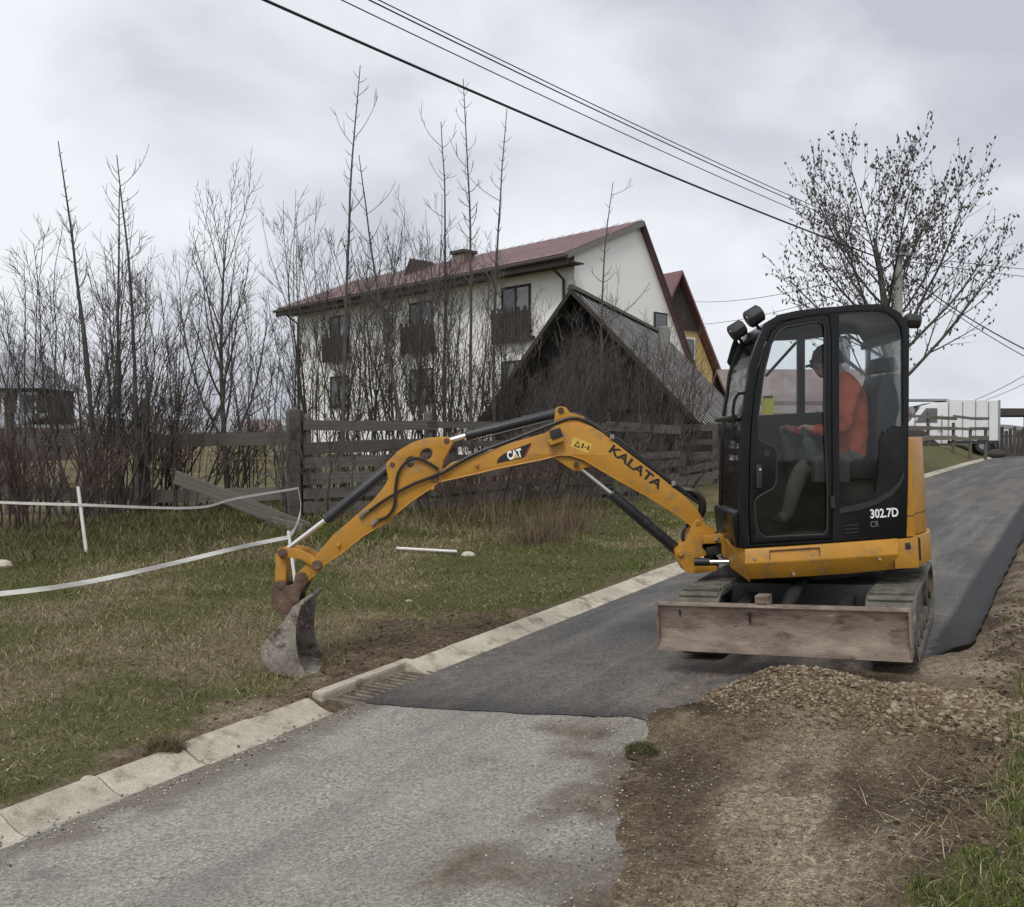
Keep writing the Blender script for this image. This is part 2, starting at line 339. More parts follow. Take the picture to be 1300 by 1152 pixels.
m, t, b, pos = surf('fresh_dark_asphalt', .74)
c = mixn(t, noise(t, pos, .8, 4), (.076, .075, .075), (.105, .103, .100)); c = mixn(t, noise(t, pos, 110, 3, .6, .42, .6), (.040, .041, .043), c); c = mixn(t, noise(t, pos, 170, 2, .5, .60, .68), c, (.21, .206, .198)); c = mixn(t, noise(t, pos, 1.4, 8, .75, .52, .74), c, (.16, .148, .132))
at_ = N(t, 'ShaderNodeVertexColor', layer_name='cover'); sp = N(t, 'ShaderNodeSeparateColor'); L(t, at_.outputs[0], sp.inputs[0])
c = mixn(t, noise(t, along_road(t, pos, 3.0, .22), 1.0, 6, .65, .50, .74), c, (.165, .155, .14)); c = mixn(t, sp.outputs[1], c, (.022, .022, .024))
mu = N(t, 'ShaderNodeMath', operation='MULTIPLY'); L(t, sp.outputs[0], mu.inputs[0]); L(t, noise(t, pos, 7, 7, .7, .30, .62), mu.inputs[1])
c = mixn(t, mu.outputs[0], c, mixn(t, noise(t, pos, 30), (.13, .105, .082), (.21, .178, .145)))
c = grainy(t, pos, c, 95, .62, 1.4)
L(t, c, b.inputs['Base Color']); bumpn(t, b, pos, [(150, .45, .005)]); M_NEW = m

def geo(a, b, n): return list(a + (b-a)*(np.linspace(0, 1, n, endpoint=False)[:, None]**2.2)[:, 0])
us = np.array([-700, -450, -280, -180, -120, -80, -60, -45, -35, -28, -23, -19, -16, -14] + list(np.arange(-12.6, -6.2, .14)) + list(np.arange(-6.2, 2.2, .05)) + [2.3, 2.5, 2.8, 3.2, 4, 5, 7, 10, 15, 25, 40, 70, 120, 220, 400, 700])
ts = np.array([-80, -40, -20, -10, -5, -2, -.5, .5, 1] + list(np.arange(1.4, 9.5, .05)) + list(np.arange(9.5, 18, .14)) + list(np.arange(18, 62, .7)) + [63, 67, 72, 80, 90, 105, 130, 165, 210, 280, 380, 520, 700, 1000])
U, T = np.meshgrid(us, ts); Z = ground_z(U, T); X, Yw = xy(U, T)
nr, nc = U.shape; ii = np.arange(nr*nc).reshape(nr, nc)
quads = np.stack([ii[:-1, :-1], ii[:-1, 1:], ii[1:, 1:], ii[1:, :-1]], -1).reshape(-1, 4)
me = mesh_from('ground', np.stack([X, Yw, Z], -1).reshape(-1, 3), quads=quads)
soil = soil_mask(U, T)
dry = sst((fbm(U*.8+3, T*.8, 4, 31)-.40)*4)*(1-.85*sst((T-24)/8)*(U > -9))
pale = sst((fbm(U*2.4, T*1.1, 5, 41)-.43)*5)*np.exp(-((U+1.0)/.42)**4-((T-3.7)/1.5)**4) + .85*np.exp(-((U+.85)/.45)**2-((T-6.6)/.35)**2) + .6*np.exp(-((U+.45)/.3)**2)*(T > 6.5)*(fbm(U*3, T*3, 3, 4) > .42)
pale = np.maximum(pale, .6*sst((fbm(U*5, T*5, 4, 47)-.40)*4)*np.exp(-((U-redge(T)+.05)/.22)**2)*(T < 5))
pale = np.maximum(pale, .75*sst((fbm(U*2, T*2, 3, 44)-.42)*5)*np.exp(-((U+4.45)/.25)**2)*(T < 5))
hum = .85*sst((fbm(U*3.5, T*3.5, 4, 91)-.40)*5)*np.exp(-((U+.42)/.26)**2) + .6*sst((fbm(U*5, T*5, 4, 92)-.45)*5)*(U < -4.2) + .7*np.exp(-((U+1.9)/.3)**2-((T-5.05)/.14)**2) + .55*sst((fbm(U*1.4+5, T*1.2, 4, 93)-.44)*5)*(U > -2.1)*(U < -.2)
dry = np.where(soil > .5, np.where(U < -1.0, np.where(U < -4.2, hum, hum), hum), dry)
color_attr(me, 'cover', np.clip(np.stack([soil, dry, pale], -1).reshape(-1, 3), 0, 1))
me.polygons.foreach_set('use_smooth', [True]*len(me.polygons))
tag(add('ground', me, M_GROUND), kind='structure')

def road_sheet(name, t_rows, left, right, zoff, matl, cover, label=None, cols=26, skirt=.05):
    dip = lambda u, t: .055*sst((u-(redge(t)-.30))/.6)*(1-sst((t-6.9)/.4)) + .045*(fbm(u*4, t*4, 4, 71)-.5)*sst((u-redge(t)+.7)/.4)*(1-sst((t-6.9)/.4))
    s = np.linspace(0, 1, cols); vs = []; cv = []
    for k, tt in enumerate(t_rows):
        l, r = left(tt), right(tt); u = l + (r-l)*s; tl = np.full_like(u, tt) + (cover[1](u) if callable(cover[1]) and k == 0 else 0) + (cover[2](u) if len(cover) > 2 and k == len(t_rows)-1 else 0)
        z = gz_base(u, tl) + zoff - dip(u, tl); x, y = xy(u, tl)
        vs.append(np.stack([x, y, z], -1)); cv.append(cover[0](u, tl))
    V3 = np.array(vs); n, c = V3.shape[:2]; idx = np.arange(n*c).reshape(n, c)
    q = np.stack([idx[:-1, :-1], idx[:-1, 1:], idx[1:, 1:], idx[1:, :-1]], -1).reshape(-1, 4)
    # skirt along right edge and first row so that the layer shows a real edge
    edge = list(idx[::-1, -1]) ; front = list(idx[0, ::-1]); ring = edge + front[1:]
    base = V3.reshape(-1, 3); low = base[ring] - np.array([0, 0, skirt]); b0 = len(base)
    q2 = [(ring[i], b0+i, b0+i+1, ring[i+1]) for i in range(len(ring)-1)]
    me = mesh_from(name, np.concatenate([base, low]), quads=np.concatenate([q, np.array(q2)]))
    cvf = np.array(cv).reshape(-1, 3); color_attr(me, 'cover', np.concatenate([cvf, cvf[ring]])); return tag(add(name, me, matl), kind='structure')
def jag(t, s, a): return a*(float(fbm(np.array(t*3.), np.array(s*1.), 4, s))-.47)
def joint(u): return np.interp(u, [-3.9, -3.3, -2.6, -1.95, -1], [4.68, 4.72, 4.80, 4.97, 4.97]) + .05*(fbm(u*5, u*0, 3, 9)-.45)
old_rows = list(np.arange(-3, 4.6, .07)) + [4.6]
def cov_old(u, t):
    d = sst((u - redge(t) + .55 + 2.0*(fbm(u*3, t*3, 5, 14)-.5))/.5)*.95
    d = np.maximum(d, .8*sst((-3.62+.5*(fbm(u*4, t*4, 4, 15)-.5)-u)/.14))
    return np.stack([d, d*0, d*0], -1)
road_sheet('old_road', old_rows, lambda t: -3.93, lambda t: float(redge(t)) + .35, .006, M_OLD, (cov_old, 0, lambda u: joint(u)-4.6+.02), cols=60)
new_rows = [4.7] + list(np.arange(5.2, 9, .08)) + list(np.arange(9, 20, .3)) + list(np.arange(20, 66, 1.2)) + [70, 80, 95]
def cov_new(u, t):
    e = (u > -.95)*(t > 6.6)*sst((u+.93)/.05)
    d = .5*sst((fbm(u*3.2+2, t*.35, 4, 19)-.44)*5) + .9*np.exp(-((u+1.2)/.6)**2-((t-6.45)/.45)**2) + .55*np.exp(-((u+2.75)/.5)**2-((t-5.9)/.7)**2) + .30*sst((fbm(u*1.1, t*.45, 4, 18)-.42)*4) + .55*np.exp(-((u+1.9)/.4)**2-((t-5.4)/.35)**2)
    return np.clip(np.stack([d*(1-e), e*.9, d*0], -1), 0, 1)
road_sheet('new_road', new_rows, lambda t: -3.93, lambda t: float(redge(t)) + (jag(t*3, 6, .05) if t > 7.2 else   .12*(7.2-t)/2.5), .012, M_NEW, (cov_new, lambda u: joint(u)-4.7), cols=60, skirt=.09)

# kerb of concave concrete blocks
kerb = tag(empty('kerb', (*xy(-4, 5), 0)), kind='structure')
def kerb_mesh(v):
    mb = MB(); l = .492; prof = [(-.27, -.15), (-.27, .070), (-.235, .075), (-.20, .063), (-.155, .040), (-.10, .020), (-.05, .011), (-.010, .010), (0, .003), (0, -.15)]
    fn = lambda x, y, z: (x, y, z)
    mb.prism(prof, -l/2, l/2, fn); mb.bevel(.005, 1, 40); return mb.mesh('kerb_block', True)
kms = [kerb_mesh(i) for i in range(3)]
for me in kms: me.materials.append(MT['concrete'])
def kerb_matrix(tm, l=.5, du=0, dz=0, yaw=0):
    u0 = -3.905+du; t0, t1 = tm-l/2, tm+l/2
    p0 = Vector((*xy(u0, t0), float(H(t0)+V(-3.9)))); p1 = Vector((*xy(u0, t1), float(H(t1)+V(-3.9))))
    y = (p1-p0).normalized(); x = Vector((DY, -DX, 0)); x = (x-y*x.dot(y)).normalized(); z = x.cross(y)
    Mx = Matrix((x, y, z)).transposed().to_4x4(); Mx.translation = (p0+p1)/2 + Vector((0, 0, dz)); return Mx @ Matrix.Rotation(yaw, 4, 'Z')
tk = .18; i = 0
while tk < 62:
    if not (4.6 < tk < 5.4):
        add('kerb_block', kms[i % 3], None, kerb, kerb_matrix(tk, .5, random.uniform(-.006, .006), random.uniform(-.006, .004), random.uniform(-.008, .008)))
    tk += .5; i += 1
# storm drain set into the kerb
GM = kerb_matrix(5.05, .9)
drain = tag(empty('drain_grate', None, GM), 'rusty iron gully grate let into the kerb below the bucket', 'drain')
MT['greystone'] = mat('dirty_concrete', [(.15, .125, .10), (.24, .21, .17)], 6, .95, .4, 60)
M_IRON = mat('gully_iron', [(.06, .045, .035), (.13, .095, .07), (.22, .18, .14)], 12, .85, .4, 60)
MB_ = MB(); MB_.box((-.15, -.42, -.01), (.33, .03, .05)); MB_.box((-.15, .42, -.01), (.33, .03, .05)); MB_.box((-.005, 0, -.012), (.03, .84, .05)); MB_.box((-.30, 0, -.01), (.025, .84, .05))
add('frame', MB_.bevel(.004, 1), M_IRON, drain, GM)
mbar = MB().box((0, 0, 0), (.27, .030, .04)).bevel(.005, 1).mesh('bar'); mbar.materials.append(M_IRON)
for k in range(12): add('bar', mbar, None, drain, GM @ Matrix.Translation((-.15, -.37+.067*k, -.012)))
mb = MB(); mb.box((-.30, 0, -.012), (.09, .99, .16)); add('back_stone', mb.bevel(.02, 2), MT['concrete'], drain, GM)
mb = MB(); mb.box((-.15, 0, -.10), (.3, .85, .02)); add('sump', mb, MT['hose'], drain, GM)

# ------------------------------------------------------------------ loose ground cover
ICO = None
def ico():
    bm = bmesh.new(); bmesh.ops.create_icosphere(bm, subdivisions=1, radius=1); v = np.array([p.co[:] for p in bm.verts]); f = np.array([[q.index for q in p.verts] for p in bm.faces]); bm.free(); return v, f
IV, IF = ico()
def rocks(name, u, t, size, cols, sink=.3, flat=.65, label=None, rough=.9):
    n = len(u); a = RNG.normal(size=(n, 3, 3)); q, _ = np.linalg.qr(a)
    sc = size[:, None]*RNG.uniform([.7, .6, flat*.6], [1.25, 1.0, flat*1.2], (n, 3))
    jit = 1 + RNG.uniform(-.22, .22, (n, 12, 1)); v = IV[None]*jit*sc[:, None]; v = np.einsum('nij,nkj->nki', q, v)
    v[..., 2] *= flat
    x, y = xy(u, t); z = ground_z(u, t) + size*(.5-sink)*flat
    v += np.stack([x, y, z], -1)[:, None]; f = IF[None] + (np.arange(n)*12)[:, None, None]
    me = mesh_from(name, v.reshape(-1, 3), tris=f.reshape(-1, 3))
    ci = RNG.integers(0, len(cols), n); c = np.array(cols)[ci]*RNG.uniform(.75, 1.25, (n, 1)); color_attr(me, 'tint', np.repeat(c, 12, 0))
    return add(name, me, M_TINT)
M_TINT = attr_tint_mat('stone_and_blade_tint', .9)
n = 42000; u = RNG.uniform(-2.2, -.05, n); t = RNG.uniform(4.7, 6.4, n)
dens = 1.15*np.exp(-((u+1.35)/.6)**2-((t-5.5)/.42)**2) + .9*np.exp(-((u+.55)/.5)**2-((t-5.6)/.4)**2)
k = RNG.uniform(0, 1, n) < np.clip((dens-.22)*1.4, 0, 1)
u, t = u[k][:14000], t[k][:14000]
tag(rocks('gravel', u, t, (.0045+.014*RNG.uniform(0, 1, len(u))**2.2)*(1+.55*(u > -.85)), [(.13, .094, .056), (.17, .128, .080), (.21, .165, .11), (.105, .078, .05), (.27, .225, .165)]), 'brown gravel heaped across the end of the new asphalt', 'gravel', kind='stuff')
n = 9200; u = RNG.uniform(-2.0, 0, n); t = np.concatenate([RNG.uniform(2.4, 5.2, n-900), RNG.uniform(6.6, 14, 900)]); u[-900:] = RNG.uniform(-.62, -.2, 900)
k = (soil_mask(u, t) > .4)*(u > redge(t)-.15); u, t = u[k], t[k]
tag(rocks('pebbles', u, t, RNG.uniform(.0025, .0075, len(u))*np.where(t > 6.5, 1.7, 1), [(.20, .165, .125), (.13, .10, .075), (.34, .31, .27), (.10, .075, .055), (.11, .085, .062), (.15, .12, .09)]), 'pebbles strewn over the bare brown earth', 'pebbles', kind='stuff')
n = 2600; u = np.concatenate([RNG.normal(-4.75, .45, n//2), RNG.normal(-.33, .12, n//2)]); t = np.concatenate([RNG.uniform(3.9, 8, n//2), RNG.uniform(2.6, 9.5, n//2)])
k = soil_mask(u, t) > .5; u, t = u[k], t[k]
tag(rocks('soil_clods', u, t, RNG.uniform(.006, .017, len(u))*RNG.uniform(.5, 1.5, len(u)), [(.055, .037, .024), (.08, .055, .036), (.04, .028, .019), (.12, .088, .058)], .4), 'crumbled dark soil clods along the verges', 'soil', kind='stuff')
n = 1300; u = np.concatenate([RNG.normal(-3.86, .06, 500), RNG.uniform(-6.5, -4.3, 300), RNG.normal(-1.95, .2, 500)]); t = RNG.uniform(2.2, 6, n); t[800:] = RNG.uniform(2.4, 4.9, 500); u[800:] = redge(t[800:])-np.abs(RNG.normal(0, .22, 500)); k = ~((u > -4.2)*(u < -3.8)*(t > 4.55)*(t < 5.6)); u, t = u[k], t[k]
r_ = rocks('gutter_grit', u, t, RNG.uniform(.003, .011, len(u))*np.where(u > -3, .7, 1), [(.30, .26, .20), (.10, .075, .055), (.42, .40, .36)], .2)
v = np.zeros(len(r_.data.vertices)*3, np.float32); r_.data.vertices.foreach_get('co', v); v = v.reshape(-1, 12, 3); v[(u > -4.1), :, 2] += .043; r_.data.vertices.foreach_set('co', v.ravel())
tag(r_, 'grit and small stones along the foot of the kerb', 'grit', kind='stuff')

def blades(name, u, t, h, w, cols, lean, label, cat, zoff=0, bendy=.5, mask=True):
    n = len(u); x, y = xy(u, t); z = ground_z(u, t) - .004 + zoff
    az = RNG.uniform(0, 2*np.pi, n); la = np.abs(RNG.normal(lean, .3, n)); b = np.stack([x, y, z], -1)
    d = np.stack([np.cos(az)*np.sin(la), np.sin(az)*np.sin(la), np.cos(la)], -1); la2 = np.clip(la + bendy*RNG.uniform(.4, 1.6, n), 0, 1.75)
    d2 = np.stack([np.cos(az)*np.sin(la2), np.sin(az)*np.sin(la2), np.cos(la2)], -1)
    wa = RNG.uniform(0, 2*np.pi, n); wv = np.stack([np.cos(wa), np.sin(wa), 0*wa], -1)*w[:, None]/2
    mid = b + d*(h*.5)[:, None]; tip = mid + d2*(h*.5)[:, None]
    v = np.stack([b-wv, b+wv, mid-wv*.7, mid+wv*.7, tip], 1).reshape(-1, 3); o = (np.arange(n)*5)[:, None]
    tr = np.concatenate([o+np.array([0, 1, 3]), o+np.array([0, 3, 2]), o+np.array([2, 3, 4])])
    me = mesh_from(name, v, tris=tr); color_attr(me, 'tint', np.repeat(cols, 5, 0)); return tag(add(name, me, M_TINT), label, cat, kind='stuff')
def px_of(u, t):
    x, y = xy(u, t); z = ground_z(u, t); return 650+F*x/np.maximum(y, .1), 560+F*(EYE-z)/np.maximum(y, .1), y
GREEN = np.array([(.060, .090, .013), (.086, .120, .020), (.040, .060, .010), (.112, .135, .030), (.072, .078, .018)]); STRAW = np.array([(.24, .19, .10), (.32, .26, .15), (.17, .135, .07), (.40, .34, .22), (.11, .09, .045)])
def grass_cols(u, t, bias=0.):
    dr = sst((fbm(u*.8+3, t*.8, 4, 31)-.42+bias)*4)*.50+.12
    lush = np.exp(-((u+4.95)/.35)**2-((t-4.0)/1.1)**2)*.7; dr = np.clip(dr-lush, .05, .95); p = RNG.uniform(0, 1, len(u)) < dr
    return np.where(p[:, None], STRAW[RNG.integers(0, 5, len(u))], GREEN[RNG.integers(0, 5, len(u))])*RNG.uniform(.7, 1.3, (len(u), 1)), p
def sample(n, u0, u1, t0, t1, soilmax=.55):
    u = RNG.uniform(u0, u1, n); t = t0+(t1-t0)*RNG.uniform(0, 1, n)**1.5; px, py, y = px_of(u, t)
    k = (y > .8)*(px > -160)*(px < 1460)*(py < 1400)*(soil_mask(u, t) < RNG.uniform(.1, soilmax+.35, n)); return u[k], t[k]
u, t = sample(480000, -13, -4.22, 1.6, 17); u, t = u[:260000], t[:260000]
tall = sst((-6.6-u+.8*(fbm(u, t, 3, 55)-.5))/2.2)*sst((t-6)/4)
c, p = grass_cols(u, t); hh = RNG.uniform(.018, .062, len(u))*(.45+1.5*fbm(u*2.2, t*2.2, 4, 61))*(1+2.2*tall) ; hh = np.where(p, hh*1.3, hh)
far = 1+t/9; blades('verge_grass', u, t, hh, RNG.uniform(.0019, .0038, len(u))*far, c, .85, 'short worn green and straw grass on the verge behind the kerb', 'grass', bendy=.8)
u, t = sample(130000, -.75, 1.6, 2.2, 9, .35); c, p = grass_cols(u, t, -.12)
blades('roadside_grass', u, t, RNG.uniform(.025, .085, len(u))*(.6+.9*fbm(u*2, t*2, 3, 62)), RNG.uniform(.0025, .005, len(u)), c*np.array([1, 1.08, 1]), .45, 'greener grass on the roadside edge right of the bare earth', 'grass', bendy=.8)
u = np.concatenate([RNG.uniform(-9, -4.3, 9000), RNG.normal(-.35, .22, 2500)]); t = np.concatenate([RNG.uniform(2.2, 9, 9000), RNG.uniform(2.4, 6, 2500)])
blades('dead_straw', u, t, RNG.uniform(.05, .14, len(u)), RNG.uniform(.002, .004, len(u)), STRAW[RNG.integers(0, 5, len(u))]*RNG.uniform(.8, 1.3, (len(u), 1)), 1.35, 'dead flattened straw lying on grass and bare earth', 'straw', .01, .25)
# dry weed stalks before the plank fence
def patch(n, spec):
    us_, ts_ = [], []
    for px, Y, s in spec:
        k = n//len(spec); p = at(px, 600, Y); uu, tt = ut(p.x, p.y); us_.append(RNG.normal(uu, s, k)); ts_.append(RNG.normal(tt, s, k))
    return np.concatenate(us_), np.concatenate(ts_)
u, t = patch(2600, [(590, 15.0, .5), (645, 15.2, .5), (690, 15.8, .5), (745, 16.8, .6), (672, 13.2, .22), (700, 13.6, .2), (540, 14.6, .6), (730, 14.6, .2)])
blades('dry_weeds', u, t, RNG.uniform(.15, .85, len(u))*RNG.uniform(.4, 1, len(u)), RNG.uniform(.004, .009, len(u)), np.array([(.11, .078, .055), (.15, .11, .075), (.20, .155, .11), (.085, .06, .045)])[RNG.integers(0, 4, len(u))], .2, 'tall brown dead weed stalks standing before the plank fence', 'weeds', bendy=.35)
u, t = patch(9000, [(60, 12.5, 1.2), (150, 13, 1.2), (230, 13.2, 1.1), (310, 13.6, 1.0), (20, 12, 1.0)])
blades('long_grass', u, t, RNG.uniform(.12, .38, len(u)), RNG.uniform(.005, .009, len(u)), np.array([(.07, .07, .026), (.12, .10, .05), (.05, .058, .02), (.17, .14, .085)])[RNG.integers(0, 4, len(u))], .7, 'long dead and green grass under the bare thicket', 'grass', bendy=.8)
# tuft torn out and lying on the old asphalt, and one on the kerb
def tuft(px, py, Y, r, n, label, cols, hmax):
    p = at(px, py, Y); uu, tt = ut(p.x, p.y); zb = float(gz_base(uu, tt))+.01; root = empty('grass_tuft', (p.x, p.y, zb)); tag(root, label, 'grass tuft')
    mb = MB(); mb.sphere((p.x, p.y, zb-.01), r, 10, 5, (1, .8, .45), z0=-.2); add('sod', mb, MT['sod'], root, smooth=True)
    a = RNG.uniform(0, 2*np.pi, n); rr = r*np.sqrt(RNG.uniform(0, 1, n)); px_, py_ = p.x+rr*np.cos(a), p.y+.8*rr*np.sin(a); us_, ts_ = ut(px_, py_)
    zz = zb + .4*r*np.sqrt(np.clip(1-(rr/r)**2, 0, 1))
    g = blades('blades', us_, ts_, RNG.uniform(.03, hmax, n), RNG.uniform(.002, .004, n), cols[RNG.integers(0, len(cols), n)], .9, None, None, zz-ground_z(us_, ts_), .6)
    g.parent = root; g.matrix_parent_inverse = PW[root.name].inverted(); g['kind'] = 'stuff'
MT['sod'] = mat('sod_earth', [(.045, .034, .024), (.10, .078, .05)], 20, .95, .6, 60)
tuft(815, 972, 4.68, .085, 900, 'torn-out grass tuft lying on the old asphalt beside the earth', np.concatenate([STRAW*.5, STRAW*.35, GREEN*.8]), .055)
tuft(210, 962, 5.05, .11, 900, 'dead brown grass tuft spilling over the kerb blocks', STRAW*.6, .12)
# ------------------------------------------------------------------ far setting
hill = MB(); 
def ridge(name, Y, x0, x1, h, seed, matl, base=-2):
    xs = np.linspace(x0, x1, 120); hs = h*(.35+fbm(xs/90., xs*0, 4, seed)); mb = MB(); n = len(xs)
    vs = [(x, Y, base) for x in xs] + [(x, Y+40, .98+z) for x, z in zip(xs, hs)] + [(x, Y+160, base) for x in xs]
    mb.add(vs, [(i, i+1, i+1+n, i+n) for i in range(n-1)] + [(i+n, i+1+n, i+1+2*n, i+2*n) for i in range(n-1)]); return tag(add(name, mb, matl, smooth=True), kind='structure')
MT['hill'] = mat('distant_hill_cover', [(.10, .11, .10), (.16, .165, .15)], .05, .95, world=True)
ridge('hill', 420, -700, 700, 11, 3, MT['hill'])

# ------------------------------------------------------------------ white house with red roof
def quadbox(mb, o, ex, ey, ez, mi=0):
    o, ex, ey, ez = map(Vector, (o, ex, ey, ez)); vs = [o + ex*a + ey*b + ez*c for a in (0, 1) for b in (0, 1) for c in (0, 1)]
    return mb.add(vs, [(0, 1, 3, 2), (4, 6, 7, 5), (0, 4, 5, 1), (2, 3, 7, 6), (0, 2, 6, 4), (1, 5, 7, 3)], mi)
A = Vector((2.4, 36.5, 0)); fs_ = Vector((-.695, .719, 0)); gp = Vector((.719, .695, 0)); out = -gp
LEN = 20.0; EAVE = 9.0; APEX = 10.66; WA = 3.95; WF = 7.85; FAR = 4.4; GB = .4
hs = tag(empty('white_house', (A.x, A.y, .7)), 'long white plastered house with red metal roof behind the bare shrubs', 'house')
def gable_profile(inset=0): return [(0, GB), (0, EAVE), (WA, APEX-.05), (WF, FAR), (WF, GB)]
mb = MB(); mb.prism([(w, z) for w, z in gable_profile()], 0, LEN, lambda x, y, z: A + gp*x + fs_*y + Vector((0, 0, z))); add('wall', mb, MT['plaster'], hs)
# roof slabs (thin, overhanging)
def slab(name, w0, z0, w1, z1, s0, s1, th, matl, par, ov=0):
    mb = MB(); d = Vector((w1-w0, z1-z0)).normalized(); nrm = Vector((-d.y, d.x))
    a, b = Vector((w0, z0))-d*ov, Vector((w1, z1)); pr = [a, b, b+nrm*th, a+nrm*th]
    mb.prism([(p.x, p.y) for p in pr], s0, s1, lambda x, y, z: A + gp*x + fs_*y + Vector((0, 0, z))); return add(name, mb, matl, par)
rf = slab('roof', 0, EAVE, WA, APEX, -.25, LEN+.6, .10, MT['redroof'], hs, .95)
slab('roof', WF, FAR, WA, APEX, -.25, LEN+.6, -.10, MT['redroof'], hs, .4)
mb = MB()
for k in range(34):   # standing seams
    s = -.2 + k*(LEN+.7)/33; d = Vector((WA, APEX-EAVE)).normalized(); p = A + gp*(-.9*d.x) + Vector((0, 0, EAVE-.9*d.y+.15)) + fs_*s
    quadbox(mb, p, gp*(WA+.9*d.x) + Vector((0, 0, (APEX-EAVE)+.9*d.y)), fs_*.03, Vector((0, 0, .016)))
add('seams', mb, MT['redroof'], rf)
mb = MB(); quadbox(mb, A + gp*(-1.02) + fs_*(-.55) + Vector((0, 0, EAVE-.74)), gp*.08, fs_*(LEN+1.1), Vector((0, 0, .34))); add('fascia', mb, MT['brownwood'], hs)
mb = MB(); quadbox(mb, A + gp*(-.95) + fs_*(-.5) + Vector((0, 0, EAVE-.62)), gp*.95, fs_*(LEN+1.0), Vector((0, 0, .05))); add('soffit', mb, MT['brownwood'], hs)
mb = MB(); mb.tube([A + gp*(-1.1)+fs_*(-.6)+Vector((0, 0, EAVE-.45)), A + gp*(-1.1)+fs_*(LEN+.6)+Vector((0, 0, EAVE-.45))], .075, 8); add('gutter', mb, MT['darkwood'], hs)
for s in (.45, LEN-.2):
    b0 = A + fs_*s; mb = MB(); mb.tube([b0+gp*-1.05+Vector((0, 0, EAVE-.5)), b0+gp*-.7+Vector((0, 0, EAVE-.75)), b0+gp*-.12+Vector((0, 0, EAVE-1.1)), b0+gp*-.12+Vector((0, 0, .8))], .06, 8); add('downpipe', mb, MT['darkwood'], hs)
# bargeboards on the gable
for (w0, z0, w1, z1) in ((-.9, EAVE-.38, WA, APEX), (WF+.4, FAR-.5, WA, APEX)):
    mb = MB(); a = A + gp*w0 - fs_*.26 + Vector((0, 0, z0-.16)); quadbox(mb, a, gp*(w1-w0)+Vector((0, 0, z1-z0)), fs_*-.04, Vector((0, 0, .22))); add('bargeboard', mb, MT['roofwood'] if w0 < 0 else MT['brownwood'], hs)
def window(s, z0, z1, w, par, panes=2, balcony=None):
    o = A + fs_*(s-w/2) - gp*.02
    mb = MB(); fw = .09
    for (a, b, c, d) in ((0, z0, w, z0+fw), (0, z1-fw, w, z1), (0, z0, fw, z1), (w-fw, z0, w, z1), (w/2-.05, z0, w/2+.05, z1)):
        quadbox(mb, o - gp*.04 + fs_*a + Vector((0, 0, b)), fs_*(c-a), gp*.05, Vector((0, 0, d-b)))
    wf = add('window', mb, MT['brownwood'], par)
    for k in range(panes):
        mb = MB(); quadbox(mb, o - gp*.012 + fs_*(fw+k*(w/2-.03)) + Vector((0, 0, z0+fw)), fs_*(w/2-.14), gp*.01, Vector((0, 0, z1-z0-2*fw))); add('pane', mb, MT['pane2' if k == 0 else 'pane'], wf)
    mb = MB(); quadbox(mb, o - gp*.10 - fs_*.08 + Vector((0, 0, z0-.07)), fs_*(w+.16), gp*.11, Vector((0, 0, .06))); add('sill', mb, MT['brownwood'], wf)
    if balcony:
        bz0, bz1, bw = balcony; q = A + fs_*(s-bw/2)
        mb = MB(); quadbox(mb, q - gp*.30 + Vector((0, 0, bz0)), fs_*bw, gp*.29, Vector((0, 0, .12))); bo = add('balcony', mb, MT['brownwood'], par)
        mb = MB()
        for z in (bz0+.3, bz1-.35): quadbox(mb, q - gp*.30 + Vector((0, 0, z)), fs_*bw, gp*.05, Vector((0, 0, .08)))
        add('rail', mb, MT['brownwood'], bo); mp_ = None
        n = 12
        for k in range(n):
            mb = MB(); quadbox(mb, q - gp*.35 + fs_*(k*(bw-.12)/(n-1)) + Vector((0, 0, bz0-.1)), fs_*.165, gp*.03, Vector((0, 0, bz1-bz0+(.18 if k % 2 else 0)))); add('picket', mb, MT['brownwood'], bo)
for s, lowz in ((3.2, 3.4), (9.4, 3.4), (16.0, 3.4)):
    window(s, 6.15, 8.0, 1.7, hs, 2, (5.75, 7.0, 2.2)); window(s, lowz, 4.95, 1.7, hs)
mb = MB(); q = A + fs_*9.0 + gp*2.2; quadbox(mb, q + Vector((0, 0, 9.2)), fs_*.8, gp*.7, Vector((0, 0, 1.3))); ch = add('chimney', mb.bevel(.03, 1), MT['brick'], hs)
mb = MB(); quadbox(mb, q - fs_*.1 - gp*.1 + Vector((0, 0, 10.51)), fs_*1.0, gp*.9, Vector((0, 0, .14))); add('chimney_cap', mb, MT['darkwood'], ch)
mb = MB(); q = A + fs_*13.1 + gp*3.2; mb.prism([(-.75, 9.6), (.75, 9.6), (0, 10.8)], 0, 1.5, lambda x, y, z: q + fs_*x + gp*(y-1) + Vector((0, 0, z))); add('dormer', mb, MT['brownwood'], hs)
# gable windows, partly hidden
for w, z0 in ((5.4, 6.0),):
    mb = MB(); o = A + gp*(w-.45) - fs_*.03; quadbox(mb, o + Vector((0, 0, z0)), gp*.9, fs_*-.03, Vector((0, 0, 1.1))); gw = add('window', mb, MT['brownwood'], hs)
    mb = MB(); quadbox(mb, o + gp*.08 - fs_*.035 + Vector((0, 0, z0+.08)), gp*.74, fs_*-.01, Vector((0, 0, .94))); add('pane', mb, MT['pane'], gw)

